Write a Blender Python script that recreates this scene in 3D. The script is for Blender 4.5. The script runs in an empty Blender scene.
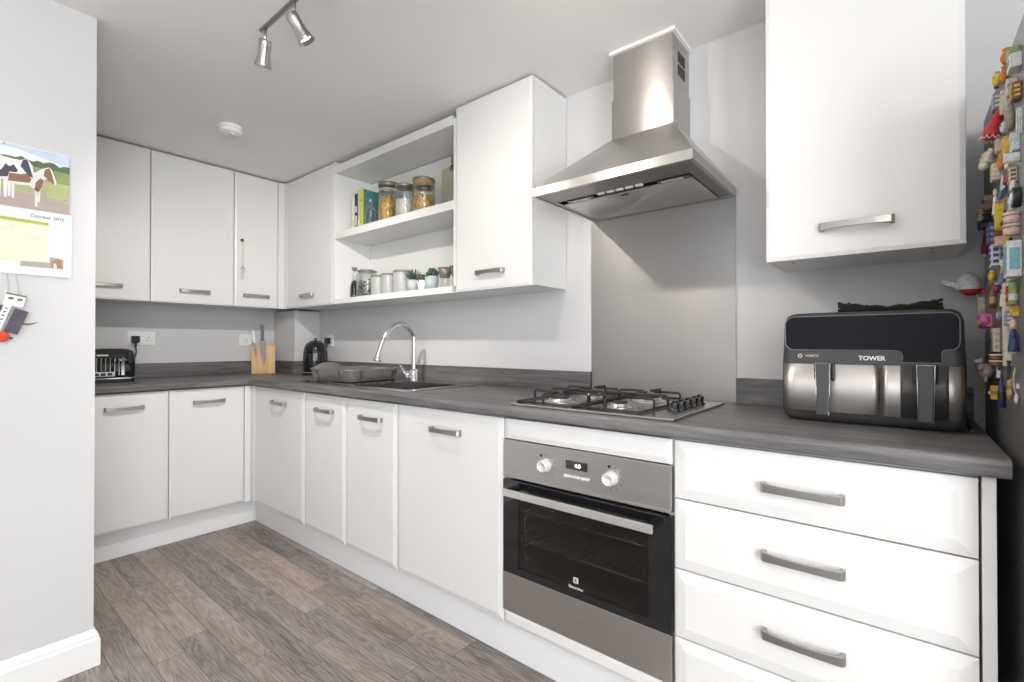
import bpy, bmesh, math, random
from mathutils import Vector, Matrix
random.seed(7)
PI = math.pi
S = bpy.context.scene
COL = S.collection
R = math.radians

# ------------------------------------------------------------------ camera, light, exposure
cd = bpy.data.cameras.new('camera')
cam = bpy.data.objects.new('camera', cd)
COL.objects.link(cam)
cd.sensor_width = 36.0
cd.lens = 477.99 / 1024 * 36.0
cd.clip_start = 0.02
cam.location = (3.7375, -1.8787, 1.1226)
cam.rotation_euler = (R(90 + 0.3815), R(-0.01), R(39.205))
S.camera = cam

S.view_settings.view_transform = 'Standard'
S.view_settings.look = 'None'
S.view_settings.gamma = 1.0
S.view_settings.use_curve_mapping = False
S.view_settings.exposure = -0.13

w = bpy.data.worlds.new('world'); S.world = w
w.use_nodes = True
w.node_tree.nodes['Background'].inputs[0].default_value = (0.75, 0.85, 1.0, 1)
w.node_tree.nodes['Background'].inputs[1].default_value = 1.0


def area(name, loc, target, size, size_y, power, color):
    l = bpy.data.lights.new(name, 'AREA')
    l.shape = 'RECTANGLE'; l.size = size; l.size_y = size_y
    l.energy = power; l.color = color
    o = bpy.data.objects.new(name, l)
    o.location = loc
    d = Vector(target) - Vector(loc)
    o.rotation_euler = d.to_track_quat('-Z', 'Y').to_euler()
    COL.objects.link(o)
    return o


# added fill light, set at an unseen added window in the front wall
area('added_window_fill', (3.1, -3.93, 1.35), (3.1, 0, 1.75), 2.2, 1.35, 9, (0.93, 0.965, 1.0))
# added fill for the return run, at an unseen added glazed door
area('added_door_fill', (5.17, -2.4, 1.15), (0, -1.2, 1.3), 1.0, 1.8, 68, (0.95, 0.97, 1.0))
# added overhead fill, under an unseen added panel lamp behind the camera
area('added_panel_fill', (3.0, -2.75, 2.235), (3.0, -2.75, 0), 0.5, 0.5, 4, (1.0, 0.96, 0.9))
# added light that brightens the ceiling, from an unseen added uplighter
area('added_ceiling_fill', (4.75, -3.55, 1.80), (4.6, -3.3, 4.0), 0.24, 0.24, 60, (1.0, 0.965, 0.92))

# ------------------------------------------------------------------ materials
MAT = {}


def new_mat(name):
    m = bpy.data.materials.new(name); m.use_nodes = True
    nt = m.node_tree
    return m, nt, nt.nodes['Principled BSDF']


def N(nt, t, **kw):
    n = nt.nodes.new(t)
    for k, v in kw.items():
        setattr(n, k, v)
    return n


def flat(name, col, rough=0.5, metal=0.0, bump=0.0, bscale=200, spec=None, var=0.0, vscale=8, coat=0.0, emit=None):
    """principled colour with procedural variation and a fine bump"""
    if name in MAT: return MAT[name]
    m, nt, p = new_mat(name)
    p.inputs['Base Color'].default_value = (*col, 1)
    p.inputs['Roughness'].default_value = rough
    p.inputs['Metallic'].default_value = metal
    if spec is not None: p.inputs['Specular IOR Level'].default_value = spec
    p.inputs['Coat Weight'].default_value = coat
    tc = N(nt, 'ShaderNodeTexCoord')
    if var:
        ns = N(nt, 'ShaderNodeTexNoise'); ns.inputs['Scale'].default_value = vscale
        nt.links.new(tc.outputs['Object'], ns.inputs['Vector'])
        mx = N(nt, 'ShaderNodeMix', data_type='RGBA')
        mx.inputs[6].default_value = (*[max(0, c * (1 - var)) for c in col], 1)
        mx.inputs[7].default_value = (*[min(1, c * (1 + var)) for c in col], 1)
        nt.links.new(ns.outputs['Fac'], mx.inputs[0])
        nt.links.new(mx.outputs[2], p.inputs['Base Color'])
    if bump:
        nb = N(nt, 'ShaderNodeTexNoise'); nb.inputs['Scale'].default_value = bscale
        nt.links.new(tc.outputs['Object'], nb.inputs['Vector'])
        b = N(nt, 'ShaderNodeBump'); b.inputs['Strength'].default_value = bump
        b.inputs['Distance'].default_value = 0.001
        nt.links.new(nb.outputs['Fac'], b.inputs['Height'])
        nt.links.new(b.outputs['Normal'], p.inputs['Normal'])
    if emit:
        p.inputs['Emission Color'].default_value = (*emit[0], 1)
        p.inputs['Emission Strength'].default_value = emit[1]
    MAT[name] = m
    return m


AROT = 0.25


def brushed(name, col, rough, axis, strength=0.35, scale=1.0, aniso=0.75):
    if name in MAT: return MAT[name]
    m, nt, p = new_mat(name)
    p.inputs['Metallic'].default_value = 1.0
    tc = N(nt, 'ShaderNodeTexCoord'); mp = N(nt, 'ShaderNodeMapping')
    sc = [700 * scale] * 3; sc[axis] = 3
    mp.inputs['Scale'].default_value = sc
    nt.links.new(tc.outputs['Object'], mp.inputs['Vector'])
    ns = N(nt, 'ShaderNodeTexNoise'); ns.inputs['Scale'].default_value = 1.0; ns.inputs['Detail'].default_value = 2
    nt.links.new(mp.outputs['Vector'], ns.inputs['Vector'])
    mr = N(nt, 'ShaderNodeMapRange')
    mr.inputs[3].default_value = rough - 0.06; mr.inputs[4].default_value = rough + 0.08
    nt.links.new(ns.outputs['Fac'], mr.inputs[0]); nt.links.new(mr.outputs[0], p.inputs['Roughness'])
    mx = N(nt, 'ShaderNodeMix', data_type='RGBA')
    mx.inputs[6].default_value = (*[c * 0.9 for c in col], 1); mx.inputs[7].default_value = (*[min(1, c * 1.08) for c in col], 1)
    nt.links.new(ns.outputs['Fac'], mx.inputs[0]); nt.links.new(mx.outputs[2], p.inputs['Base Color'])
    b = N(nt, 'ShaderNodeBump'); b.inputs['Strength'].default_value = strength; b.inputs['Distance'].default_value = 0.0004
    nt.links.new(ns.outputs['Fac'], b.inputs['Height']); nt.links.new(b.outputs['Normal'], p.inputs['Normal'])
    p.inputs['Anisotropic'].default_value = aniso; p.inputs['Anisotropic Rotation'].default_value = AROT
    MAT[name] = m
    return m


def grain(name, along, dark, light, rough=0.42, fine=1.0):
    """dark wood-effect laminate, grain along the axis «along»"""
    if name in MAT: return MAT[name]
    m, nt, p = new_mat(name)
    tc = N(nt, 'ShaderNodeTexCoord'); mp = N(nt, 'ShaderNodeMapping')
    sc = [26 * fine] * 3; sc[along] = 1.6 * fine
    mp.inputs['Scale'].default_value = sc
    nt.links.new(tc.outputs['Object'], mp.inputs['Vector'])
    n1 = N(nt, 'ShaderNodeTexNoise'); n1.inputs['Scale'].default_value = 1.0; n1.inputs['Detail'].default_value = 8
    n1.inputs['Roughness'].default_value = 0.65; n1.inputs['Distortion'].default_value = 0.6
    nt.links.new(mp.outputs['Vector'], n1.inputs['Vector'])
    n2 = N(nt, 'ShaderNodeTexNoise'); n2.inputs['Scale'].default_value = 7.0; n2.inputs['Detail'].default_value = 3
    nt.links.new(mp.outputs['Vector'], n2.inputs['Vector'])
    ad = N(nt, 'ShaderNodeMath', operation='MULTIPLY_ADD')
    nt.links.new(n2.outputs['Fac'], ad.inputs[0]); ad.inputs[1].default_value = 0.35
    nt.links.new(n1.outputs['Fac'], ad.inputs[2])
    cr = N(nt, 'ShaderNodeValToRGB')
    cr.color_ramp.elements[0].position = 0.45; cr.color_ramp.elements[0].color = (*dark, 1)
    cr.color_ramp.elements[1].position = 0.88; cr.color_ramp.elements[1].color = (*light, 1)
    nt.links.new(ad.outputs[0], cr.inputs[0]); nt.links.new(cr.outputs[0], p.inputs['Base Color'])
    p.inputs['Roughness'].default_value = rough
    b = N(nt, 'ShaderNodeBump'); b.inputs['Strength'].default_value = 0.15; b.inputs['Distance'].default_value = 0.0006
    nt.links.new(ad.outputs[0], b.inputs['Height']); nt.links.new(b.outputs['Normal'], p.inputs['Normal'])
    MAT[name] = m
    return m


def floor_material():
    m, nt, p = new_mat('grey_oak_planks')
    L = nt.links
    tc = N(nt, 'ShaderNodeTexCoord'); sp = N(nt, 'ShaderNodeSeparateXYZ')
    L.new(tc.outputs['Object'], sp.inputs[0])

    def mt(op, a, b=None, c=None):
        n = N(nt, 'ShaderNodeMath', operation=op)
        for i, v in enumerate((a, b, c)):
            if v is None: continue
            if isinstance(v, (int, float)): n.inputs[i].default_value = v
            else: L.new(v, n.inputs[i])
        return n.outputs[0]
    W, LEN = 0.0985, 0.62
    v = mt('DIVIDE', mt('ADD', sp.outputs['Y'], 5.015), W)
    row = mt('FLOOR', v)
    wn = N(nt, 'ShaderNodeTexWhiteNoise', noise_dimensions='1D'); L.new(row, wn.inputs['W'])
    u = mt('ADD', mt('DIVIDE', sp.outputs['X'], LEN), mt('MULTIPLY', wn.outputs['Value'], 3.7))
    colm = mt('FLOOR', u)
    cb = N(nt, 'ShaderNodeCombineXYZ'); L.new(row, cb.inputs[0]); L.new(colm, cb.inputs[1])
    wn2 = N(nt, 'ShaderNodeTexWhiteNoise', noise_dimensions='2D'); L.new(cb.outputs[0], wn2.inputs['Vector'])
    pid = wn2.outputs['Value']
    off = mt('MULTIPLY', pid, 57.0)
    gx = mt('ADD', mt('MULTIPLY', sp.outputs['X'], 1.5), off)
    gy = mt('ADD', mt('MULTIPLY', sp.outputs['Y'], 15.0), off)
    g = N(nt, 'ShaderNodeCombineXYZ'); L.new(gx, g.inputs[0]); L.new(gy, g.inputs[1]); L.new(off, g.inputs[2])
    # cathedral figure: distorted bands, stretched along the plank
    n0 = N(nt, 'ShaderNodeTexNoise'); n0.inputs['Scale'].default_value = 0.9; n0.inputs['Detail'].default_value = 2
    L.new(g.outputs[0], n0.inputs['Vector'])
    rings = mt('FRACT', mt('MULTIPLY', n0.outputs['Fac'], 17.0))
    tri = mt('ABSOLUTE', mt('SUBTRACT', rings, 0.5))
    n1 = N(nt, 'ShaderNodeTexNoise'); n1.inputs['Scale'].default_value = 5.0; n1.inputs['Detail'].default_value = 8
    n1.inputs['Roughness'].default_value = 0.7
    mp = N(nt, 'ShaderNodeMapping'); mp.inputs['Scale'].default_value = (1.9, 5.0, 1)
    L.new(g.outputs[0], mp.inputs['Vector']); L.new(mp.outputs[0], n1.inputs['Vector'])
    n2 = N(nt, 'ShaderNodeTexNoise'); n2.inputs['Scale'].default_value = 1.3
    L.new(g.outputs[0], n2.inputs['Vector'])
    t = mt('ADD', mt('MULTIPLY', tri, 0.27), mt('MULTIPLY', n1.outputs['Fac'], 0.74))
    t = mt('ADD', t, mt('MULTIPLY', n2.outputs['Fac'], 0.35))
    t = mt('ADD', t, mt('MULTIPLY', pid, 0.17))
    cr = N(nt, 'ShaderNodeValToRGB')
    e = cr.color_ramp.elements
    e[0].position = 0.42; e[0].color = (0.036, 0.030, 0.028, 1)
    e[1].position = 0.90; e[1].color = (0.44, 0.385, 0.345, 1)
    k = e.new(0.60); k.color = (0.195, 0.172, 0.158, 1)
    L.new(t, cr.inputs[0])
    # warm / cool tint per plank
    hs = N(nt, 'ShaderNodeMix', data_type='RGBA', blend_type='MULTIPLY'); hs.inputs[0].default_value = 1.0
    tint = N(nt, 'ShaderNodeValToRGB')
    tint.color_ramp.elements[0].color = (0.93, 0.96, 1.0, 1); tint.color_ramp.elements[1].color = (1.0, 0.93, 0.86, 1)
    L.new(wn2.outputs['Color'], tint.inputs[0])
    L.new(cr.outputs[0], hs.inputs[6]); L.new(tint.outputs[0], hs.inputs[7])
    # seams
    fv = mt('FRACT', v); fu = mt('FRACT', u)
    sv = mt('LESS_THAN', mt('MINIMUM', fv, mt('SUBTRACT', 1.0, fv)), 0.014)
    su = mt('LESS_THAN', mt('MINIMUM', fu, mt('SUBTRACT', 1.0, fu)), 0.0024)
    seam = mt('MAXIMUM', sv, su)
    mx = N(nt, 'ShaderNodeMix', data_type='RGBA'); L.new(mt('MULTIPLY', seam, 0.6), mx.inputs[0])
    L.new(hs.outputs[2], mx.inputs[6]); mx.inputs[7].default_value = (0.04, 0.037, 0.036, 1)
    L.new(mx.outputs[2], p.inputs['Base Color'])
    p.inputs['Roughness'].default_value = 0.5
    b = N(nt, 'ShaderNodeBump'); b.inputs['Strength'].default_value = 0.25; b.inputs['Distance'].default_value = 0.0008
    L.new(mt('SUBTRACT', t, seam), b.inputs['Height']); L.new(b.outputs['Normal'], p.inputs['Normal'])
    return m


def glass_mat(name, tint, refl=1.0, see=1.0):
    if name in MAT: return MAT[name]
    m = bpy.data.materials.new(name); m.use_nodes = True
    nt = m.node_tree; nt.nodes.clear()
    o = N(nt, 'ShaderNodeOutputMaterial'); mix = N(nt, 'ShaderNodeMixShader')
    tr = N(nt, 'ShaderNodeBsdfTransparent'); tr.inputs[0].default_value = (*tint, 1)
    gl = N(nt, 'ShaderNodeBsdfGlossy'); gl.inputs['Roughness'].default_value = 0.03
    lw = N(nt, 'ShaderNodeLayerWeight'); lw.inputs['Blend'].default_value = 0.35
    mr = N(nt, 'ShaderNodeMapRange'); mr.inputs[3].default_value = 0.05 * refl; mr.inputs[4].default_value = 0.55 * refl
    nt.links.new(lw.outputs['Facing'], mr.inputs[0])
    nt.links.new(mr.outputs[0], mix.inputs[0]); nt.links.new(tr.outputs[0], mix.inputs[1]); nt.links.new(gl.outputs[0], mix.inputs[2])
    nt.links.new(mix.outputs[0], o.inputs[0])
    MAT[name] = m
    return m


WHITE = flat('white_door_laminate', (0.745, 0.742, 0.728), 0.36, bump=0.10, bscale=260)
CARC = flat('white_carcass', (0.80, 0.80, 0.79), 0.45, bump=0.05)
WALLM = flat('pale_grey_wall_paint', (0.63, 0.628, 0.63), 0.9, bump=0.25, bscale=350, var=0.015, vscale=3)
CEILM = flat('ceiling_paint', (0.83, 0.815, 0.80), 0.95, bump=0.25, bscale=200, var=0.02, vscale=2)
GLOSSW = flat('white_gloss_paint', (0.86, 0.86, 0.85), 0.3)
PLASW = flat('white_plastic', (0.85, 0.85, 0.84), 0.3)
BLACK = flat('black_plastic', (0.015, 0.015, 0.017), 0.35)
BLACKG = flat('black_gloss', (0.008, 0.008, 0.010), 0.08, coat=0.5)
CAST = flat('cast_iron_black', (0.018, 0.018, 0.018), 0.5, bump=0.2, bscale=500)
CHROME = flat('chrome', (0.85, 0.85, 0.86), 0.07, 1.0)
NICKEL = flat('satin_nickel', (0.46, 0.45, 0.44), 0.32, 1.0, bump=0.05)
HANDLE = flat('brushed_nickel_handle', (0.36, 0.35, 0.34), 0.34, 0.9)
STEELX = brushed('brushed_steel_along_width', (0.53, 0.52, 0.505), 0.30, 0)
STEELC = brushed('brushed_steel_chimney', (0.47, 0.46, 0.445), 0.24, 0, 0.12, 1.0, 0.93)
STEELZ = brushed('brushed_steel_vertical', (0.43, 0.42, 0.405), 0.38, 2, 0.2)
STEELS = brushed('sink_steel', (0.66, 0.66, 0.66), 0.2, 0, 0.15)
WOODX = grain('dark_grain_along_run', 0, (0.050, 0.048, 0.050), (0.205, 0.197, 0.195))
WOODY = grain('dark_grain_along_return', 1, (0.050, 0.048, 0.050), (0.205, 0.197, 0.195))
BAMBOO = grain('bamboo', 2, (0.50, 0.27, 0.10), (0.72, 0.43, 0.18), 0.4, 1.5)
CORKM = flat('cork_wood', (0.42, 0.25, 0.12), 0.7, var=0.2, vscale=60)
GLASS = glass_mat('clear_glass', (0.93, 0.95, 0.94))
SMOKE = glass_mat('smoked_oven_glass', (0.52, 0.48, 0.44), 0.5)
PAPER = flat('paper_white', (0.86, 0.86, 0.84), 0.6)

# ------------------------------------------------------------------ mesh helpers


def box(bm, lo, hi, bev=0.0, seg=2, mi=0, mat=None):
    lo = Vector(lo); hi = Vector(hi)
    c = (lo + hi) / 2; d = hi - lo
    r = bmesh.ops.create_cube(bm, size=1.0)
    vs = r['verts']
    for v in vs:
        v.co = Vector((v.co.x * d.x, v.co.y * d.y, v.co.z * d.z)) + c
        if mat is not None: v.co = mat @ v.co
    fs = set(f for v in vs for f in v.link_faces)
    for f in fs: f.material_index = mi
    if bev > 0:
        es = list(set(e for v in vs for e in v.link_edges))
        r2 = bmesh.ops.bevel(bm, geom=es, offset=bev, segments=seg, profile=0.5, affect='EDGES')
        for f in r2['faces']: f.material_index = mi
    return vs


def cyl(bm, a, b, r1, r2=None, seg=24, mi=0, cap=True, bev=0.0):
    a = Vector(a); b = Vector(b); r2 = r1 if r2 is None else r2
    d = b - a
    q = d.to_track_quat('Z', 'Y').to_matrix().to_4x4()
    M = Matrix.Translation((a + b) / 2) @ q
    r = bmesh.ops.create_cone(bm, cap_ends=cap, segments=seg, radius1=r1, radius2=r2, depth=d.length, matrix=M)
    for f in set(f for v in r['verts'] for f in v.link_faces): f.material_index = mi; f.smooth = len(f.verts) == 4
    if bev:
        es = [e for e in set(e for v in r['verts'] for e in v.link_edges) if len(e.link_faces) == 2 and any(len(f.verts) > 4 for f in e.link_faces)]
        bmesh.ops.bevel(bm, geom=es, offset=bev, segments=2, profile=0.5, affect='EDGES')
    return r['verts']


def lathe(bm, prof, seg=32, c=(0, 0, 0), mi=0, M=None):
    """prof: (radius, z) list, spun about z"""
    rings = []
    for r, z in prof:
        if r < 1e-6:
            rings.append([bm.verts.new(Vector((c[0], c[1], c[2] + z)))])
        else:
            rings.append([bm.verts.new(Vector((c[0] + r * math.cos(2 * PI * i / seg), c[1] + r * math.sin(2 * PI * i / seg), c[2] + z))) for i in range(seg)])
    vs = [v for g in rings for v in g]
    for g, h in zip(rings, rings[1:]):
        for i in range(seg):
            j = (i + 1) % seg
            if len(g) == 1 and len(h) == 1: continue
            if len(g) == 1: f = bm.faces.new((g[0], h[j], h[i]))
            elif len(h) == 1: f = bm.faces.new((g[i], g[j], h[0]))
            else: f = bm.faces.new((g[i], g[j], h[j], h[i]))
            f.smooth = True; f.material_index = mi
    if M is not None:
        for v in vs: v.co = M @ v.co
    return vs


def smooth_path(pts, n=6):
    P = [Vector(p) for p in pts]
    if len(P) < 3: return P
    out = []
    for i in range(len(P) - 1):
        p0 = P[max(i - 1, 0)]; p1 = P[i]; p2 = P[i + 1]; p3 = P[min(i + 2, len(P) - 1)]
        for k in range(n):
            t = k / n
            out.append(0.5 * ((2 * p1) + (-p0 + p2) * t + (2 * p0 - 5 * p1 + 4 * p2 - p3) * t * t + (-p0 + 3 * p1 - 3 * p2 + p3) * t ** 3))
    out.append(P[-1])
    return out


def tube(bm, pts, r, seg=10, smooth=True, n=6, mi=0, radii=None):
    P = smooth_path(pts, n) if smooth else [Vector(p) for p in pts]
    up = None; rings = []
    for i, p in enumerate(P):
        d = (P[min(i + 1, len(P) - 1)] - P[max(i - 1, 0)]).normalized()
        if up is None:
            up = Vector((0, 0, 1)) if abs(d.z) < 0.9 else Vector((1, 0, 0))
        s = d.cross(up)
        if s.length < 1e-5: s = d.orthogonal()
        s.normalize(); up = s.cross(d).normalized()
        rr = radii[min(int(i * len(radii) / len(P)), len(radii) - 1)] if radii else r
        rings.append([bm.verts.new(p + (s * math.cos(2 * PI * k / seg) + up * math.sin(2 * PI * k / seg)) * rr) for k in range(seg)])
    for g, h in zip(rings, rings[1:]):
        for k in range(seg):
            f = bm.faces.new((g[k], g[(k + 1) % seg], h[(k + 1) % seg], h[k])); f.smooth = True; f.material_index = mi
    for g, rev in ((rings[0], True), (rings[-1], False)):
        f = bm.faces.new(list(reversed(g)) if rev else g); f.material_index = mi
    return [v for g in rings for v in g]


def prism(bm, poly, axis, a, b, mi=0, bev=0.0):
    """extrude a 2-D polygon along axis (0,1,2) from a to b; poly coords are the other two axes in order"""
    def mk(p, t):
        c = list(p); c.insert(axis, t); return Vector(c)
    lo = [bm.verts.new(mk(p, a)) for p in poly]
    hi = [bm.verts.new(mk(p, b)) for p in poly]
    fs = [bm.faces.new(lo), bm.faces.new(list(reversed(hi)))]
    n = len(poly)
    for i in range(n):
        fs.append(bm.faces.new((lo[i], hi[i], hi[(i + 1) % n], lo[(i + 1) % n])))
    for f in fs: f.material_index = mi
    if bev:
        es = list(set(e for f in fs for e in f.edges))
        bmesh.ops.bevel(bm, geom=es, offset=bev, segments=2, profile=0.5, affect='EDGES')
    return lo + hi


def sphere(bm, c, r, sc=(1, 1, 1), u=16, v=10, mi=0):
    M = Matrix.Translation(Vector(c)) @ Matrix.Diagonal((*sc, 1))
    rr = bmesh.ops.create_uvsphere(bm, u_segments=u, v_segments=v, radius=r, matrix=M)
    for f in set(f for x in rr['verts'] for f in x.link_faces): f.smooth = True; f.material_index = mi
    return rr['verts']


def obj(name, bm, mat, parent=None, label=None, loc=None, autosmooth=False):
    bmesh.ops.recalc_face_normals(bm, faces=bm.faces)
    me = bpy.data.meshes.new(name)
    bm.to_mesh(me); bm.free()
    for m in (mat if isinstance(mat, (list, tuple)) else [mat]): me.materials.append(m)
    o = bpy.data.objects.new(name, me); COL.objects.link(o)
    if parent is not None: o.parent = parent
    if label: o['label'] = label
    if loc: o.location = loc
    return o


def thing(name, label, cat, loc=(0, 0, 0), rz=0, group=None):
    o = bpy.data.objects.new(name, None); COL.objects.link(o)
    o.empty_display_size = 0.05
    o.location = loc; o.rotation_euler = (0, 0, rz)
    o['label'] = label; o['category'] = cat
    if group: o['group'] = group
    return o


def tag(o, label, cat, group=None, kind=None):
    o['label'] = label; o['category'] = cat
    if group: o['group'] = group
    if kind: o['kind'] = kind
    return o


def struct(name, bm, mat, parent=None):
    o = obj(name, bm, mat, parent)
    if parent is None: o['kind'] = 'structure'
    return o


def B(*boxes, bev=0.0, seg=2):
    bm = bmesh.new()
    for lo, hi in boxes: box(bm, lo, hi, bev, seg)
    return bm


def text_mesh(body, size, depth=0.0004, bold=0.0, align='CENTER'):
    cu = bpy.data.curves.new('txt', 'FONT')
    cu.body = body; cu.size = size; cu.extrude = depth; cu.offset = bold
    cu.align_x = align; cu.align_y = 'CENTER'; cu.resolution_u = 3
    o = bpy.data.objects.new('txt', cu); COL.objects.link(o)
    dg = bpy.context.evaluated_depsgraph_get()
    me = bpy.data.meshes.new_from_object(o.evaluated_get(dg))
    bpy.data.objects.remove(o); bpy.data.curves.remove(cu)
    return me


def text(name, body, size, loc, mat, parent, face='S', bold=0.0, label=None, sx=1.0, rot=0.0):
    """face S: reads from -y; face E: reads from +x"""
    me = text_mesh(body, size, bold=bold)
    me.name = name
    me.materials.clear(); me.materials.append(mat)
    o = bpy.data.objects.new(name, me); COL.objects.link(o)
    o.parent = parent; o.location = loc
    o.rotation_euler = (PI / 2, rot, 0) if face == 'S' else (PI / 2, rot, PI / 2)
    o.scale = (sx, 1, 1)
    if label: o['label'] = label
    return o


def bevel_panel(bm, x0, x1, z0, z1, yb, yf, edge=0.022, drop=0.006):
    """door panel: back at yb, raised face at yf (towards -y), chamfered border"""
    r = 0.0015
    outer = [(x0, z0), (x1, z0), (x1, z1), (x0, z1)]
    inner = [(x0 + edge, z0 + edge), (x1 - edge, z0 + edge), (x1 - edge, z1 - edge), (x0 + edge, z1 - edge)]
    vb = [bm.verts.new((x, yb, z)) for x, z in outer]
    vo = [bm.verts.new((x, yf + drop, z)) for x, z in outer]
    vi = [bm.verts.new((x, yf, z)) for x, z in inner]
    bm.faces.new(vb)
    bm.faces.new(vi)
    for i in range(4):
        j = (i + 1) % 4
        bm.faces.new((vb[i], vb[j], vo[j], vo[i]))
        bm.faces.new((vo[i], vo[j], vi[j], vi[i]))
    es = [e for e in bm.edges if all(v in vo for v in e.verts)]
    bmesh.ops.bevel(bm, geom=es, offset=r, segments=2, profile=0.5, affect='EDGES')


_handle = None


def handle_mesh(L=0.167):
    """bowed flat bar handle with two feet, back on y=0, centre at origin"""
    global _handle
    if _handle: return _handle
    bm = bmesh.new()
    h = L / 2; out = []; inn = []
    pts = [(-h, 0.0), (-h, -0.016), (-h + 0.006, -0.024), (-h * 0.5, -0.0285), (0, -0.030), (h * 0.5, -0.0285), (h - 0.006, -0.024), (h, -0.016), (h, 0.0)]
    th = 0.0065
    inn = [(-h + th * 1.7, 0.0), (-h + th * 1.5, -0.014), (-h + 0.016, -0.0185), (-h * 0.5, -0.0225), (0, -0.024), (h * 0.5, -0.0225), (h - 0.016, -0.0185), (h - th * 1.5, -0.014), (h - th * 1.7, 0.0)]
    hh = [0.0105, 0.0105, 0.0105, 0.009, 0.0085, 0.009, 0.0105, 0.0105, 0.0105]
    rings = []
    for (a, b), (c, d), z in zip(pts, inn, hh):
        rings.append([bm.verts.new((a, b, -z)), bm.verts.new((a, b, z)), bm.verts.new((c, d, z)), bm.verts.new((c, d, -z))])
    for g, k in zip(rings, rings[1:]):
        for i in range(4):
            bm.faces.new((g[i], g[(i + 1) % 4], k[(i + 1) % 4], k[i]))
    bm.faces.new(rings[0]); bm.faces.new(rings[-1])
    bmesh.ops.bevel(bm, geom=list(bm.edges), offset=0.0012, segments=2, profile=0.5, affect='EDGES')
    bmesh.ops.recalc_face_normals(bm, faces=bm.faces)
    me = bpy.data.meshes.new('handle'); bm.to_mesh(me); bm.free()
    me.materials.append(HANDLE)
    _handle = me
    return me


def handle(parent, x, y, z):
    o = bpy.data.objects.new('handle', handle_mesh()); COL.objects.link(o)
    o.parent = parent; o.location = (x, y, z)
    return o


def carcass(name, parent, w, d, z0, z1):
    """cabinet box with side panels, top, bottom and back, open towards the doors"""
    t = 0.018
    bm = B(((0.001, -d, z0), (t, -0.003, z1)), ((w - t, -d, z0), (w - 0.001, -0.003, z1)),
           ((t, -d, z0), (w - t, -0.003, z0 + t)), ((t, -d, z1 - t), (w - t, -0.003, z1)),
           ((t, -0.012, z0 + t), (w - t, -0.003, z1 - t)), ((t, -d + 0.02, (z0 + z1) / 2), (w - t, -0.02, (z0 + z1) / 2 + t)))
    return obj('body', bm, CARC, parent)


def cabinet(name, label, loc, rz, w, d, z0, z1, fronts, group=None, part='door', hz=None, edge=0.022):
    """fronts: list of (x0, x1, z0, z1, handle_x, handle_z)"""
    t = thing(name, label, 'cabinet', loc, rz, group)
    carcass('body', t, w, d, z0, z1)
    for fr in fronts:
        x0, x1, a, b, hx, hzz = fr
        bm = bmesh.new()
        bevel_panel(bm, x0 + 0.0015, x1 - 0.0015, a + 0.0015, b - 0.0015, -d - 0.001, -d - 0.021, edge)
        o = obj(part, bm, WHITE, t)
        if hx is not None: handle(o, hx, -d - 0.021, hzz)
    return t


# ------------------------------------------------------------------ the room
CZ = 2.2715
XR, YF = 5.2, -4.0
struct('floor', B(((-0.12, YF - 0.12, -0.10), (XR + 0.12, 0.12, 0.0))), floor_material())
struct('ceiling', B(((-0.12, YF - 0.12, CZ), (XR + 0.12, 0.12, CZ + 0.1))), CEILM)
struct('wall_back', B(((-0.12, 0.0, 0.0), (XR + 0.12, 0.12, CZ))), WALLM)
struct('wall_left', B(((-0.12, -1.62, 0.0), (0.0, 0.0, CZ))), WALLM)
# partition whose end stands at the left of the photograph (kitchen side closed behind it)
struct('wall_partition', B(((-0.12, -1.62, 0.0), (1.42, -1.503, CZ)), ((1.42, YF, 0.0), (1.54, -1.503, CZ))), WALLM)
bm = B(((1.42, YF - 0.12, 0.0), (1.95, YF, CZ)), ((4.25, YF - 0.12, 0.0), (XR + 0.12, YF, CZ)), ((1.95, YF - 0.12, 0.0), (4.25, YF, 0.6)), ((1.95, YF - 0.12, 2.1), (4.25, YF, CZ)))
struct('wall_front', bm, WALLM)
bm = B(((XR, YF, 0.0), (XR + 0.12, -3.0, CZ)), ((XR, -1.8, 0.0), (XR + 0.12, 0.0, CZ)), ((XR, -3.0, 2.2), (XR + 0.12, -1.8, CZ)))
struct('wall_right', bm, WALLM)
bm = B(((1.95, YF - 0.1, 0.6), (4.25, YF - 0.05, 0.66)), ((1.95, YF - 0.1, 2.04), (4.25, YF - 0.05, 2.1)), ((1.95, YF - 0.1, 0.66), (2.01, YF - 0.05, 2.04)),
       ((4.19, YF - 0.1, 0.66), (4.25, YF - 0.05, 2.04)), ((3.07, YF - 0.1, 0.66), (3.13, YF - 0.05, 2.04)))
struct('added_window_1', bm, GLOSSW)  # unseen window frame, added to go with the front fill light
bm = B(((XR + 0.05, -3.0, 0.0), (XR + 0.1, -2.92, 2.2)), ((XR + 0.05, -1.88, 0.0), (XR + 0.1, -1.8, 2.2)), ((XR + 0.05, -2.92, 2.1), (XR + 0.1, -1.88, 2.2)), ((XR + 0.05, -2.92, 0.0), (XR + 0.1, -1.88, 0.18)))
struct('added_door_1', bm, GLOSSW)  # unseen glazed door frame, added to go with the side fill light

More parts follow.
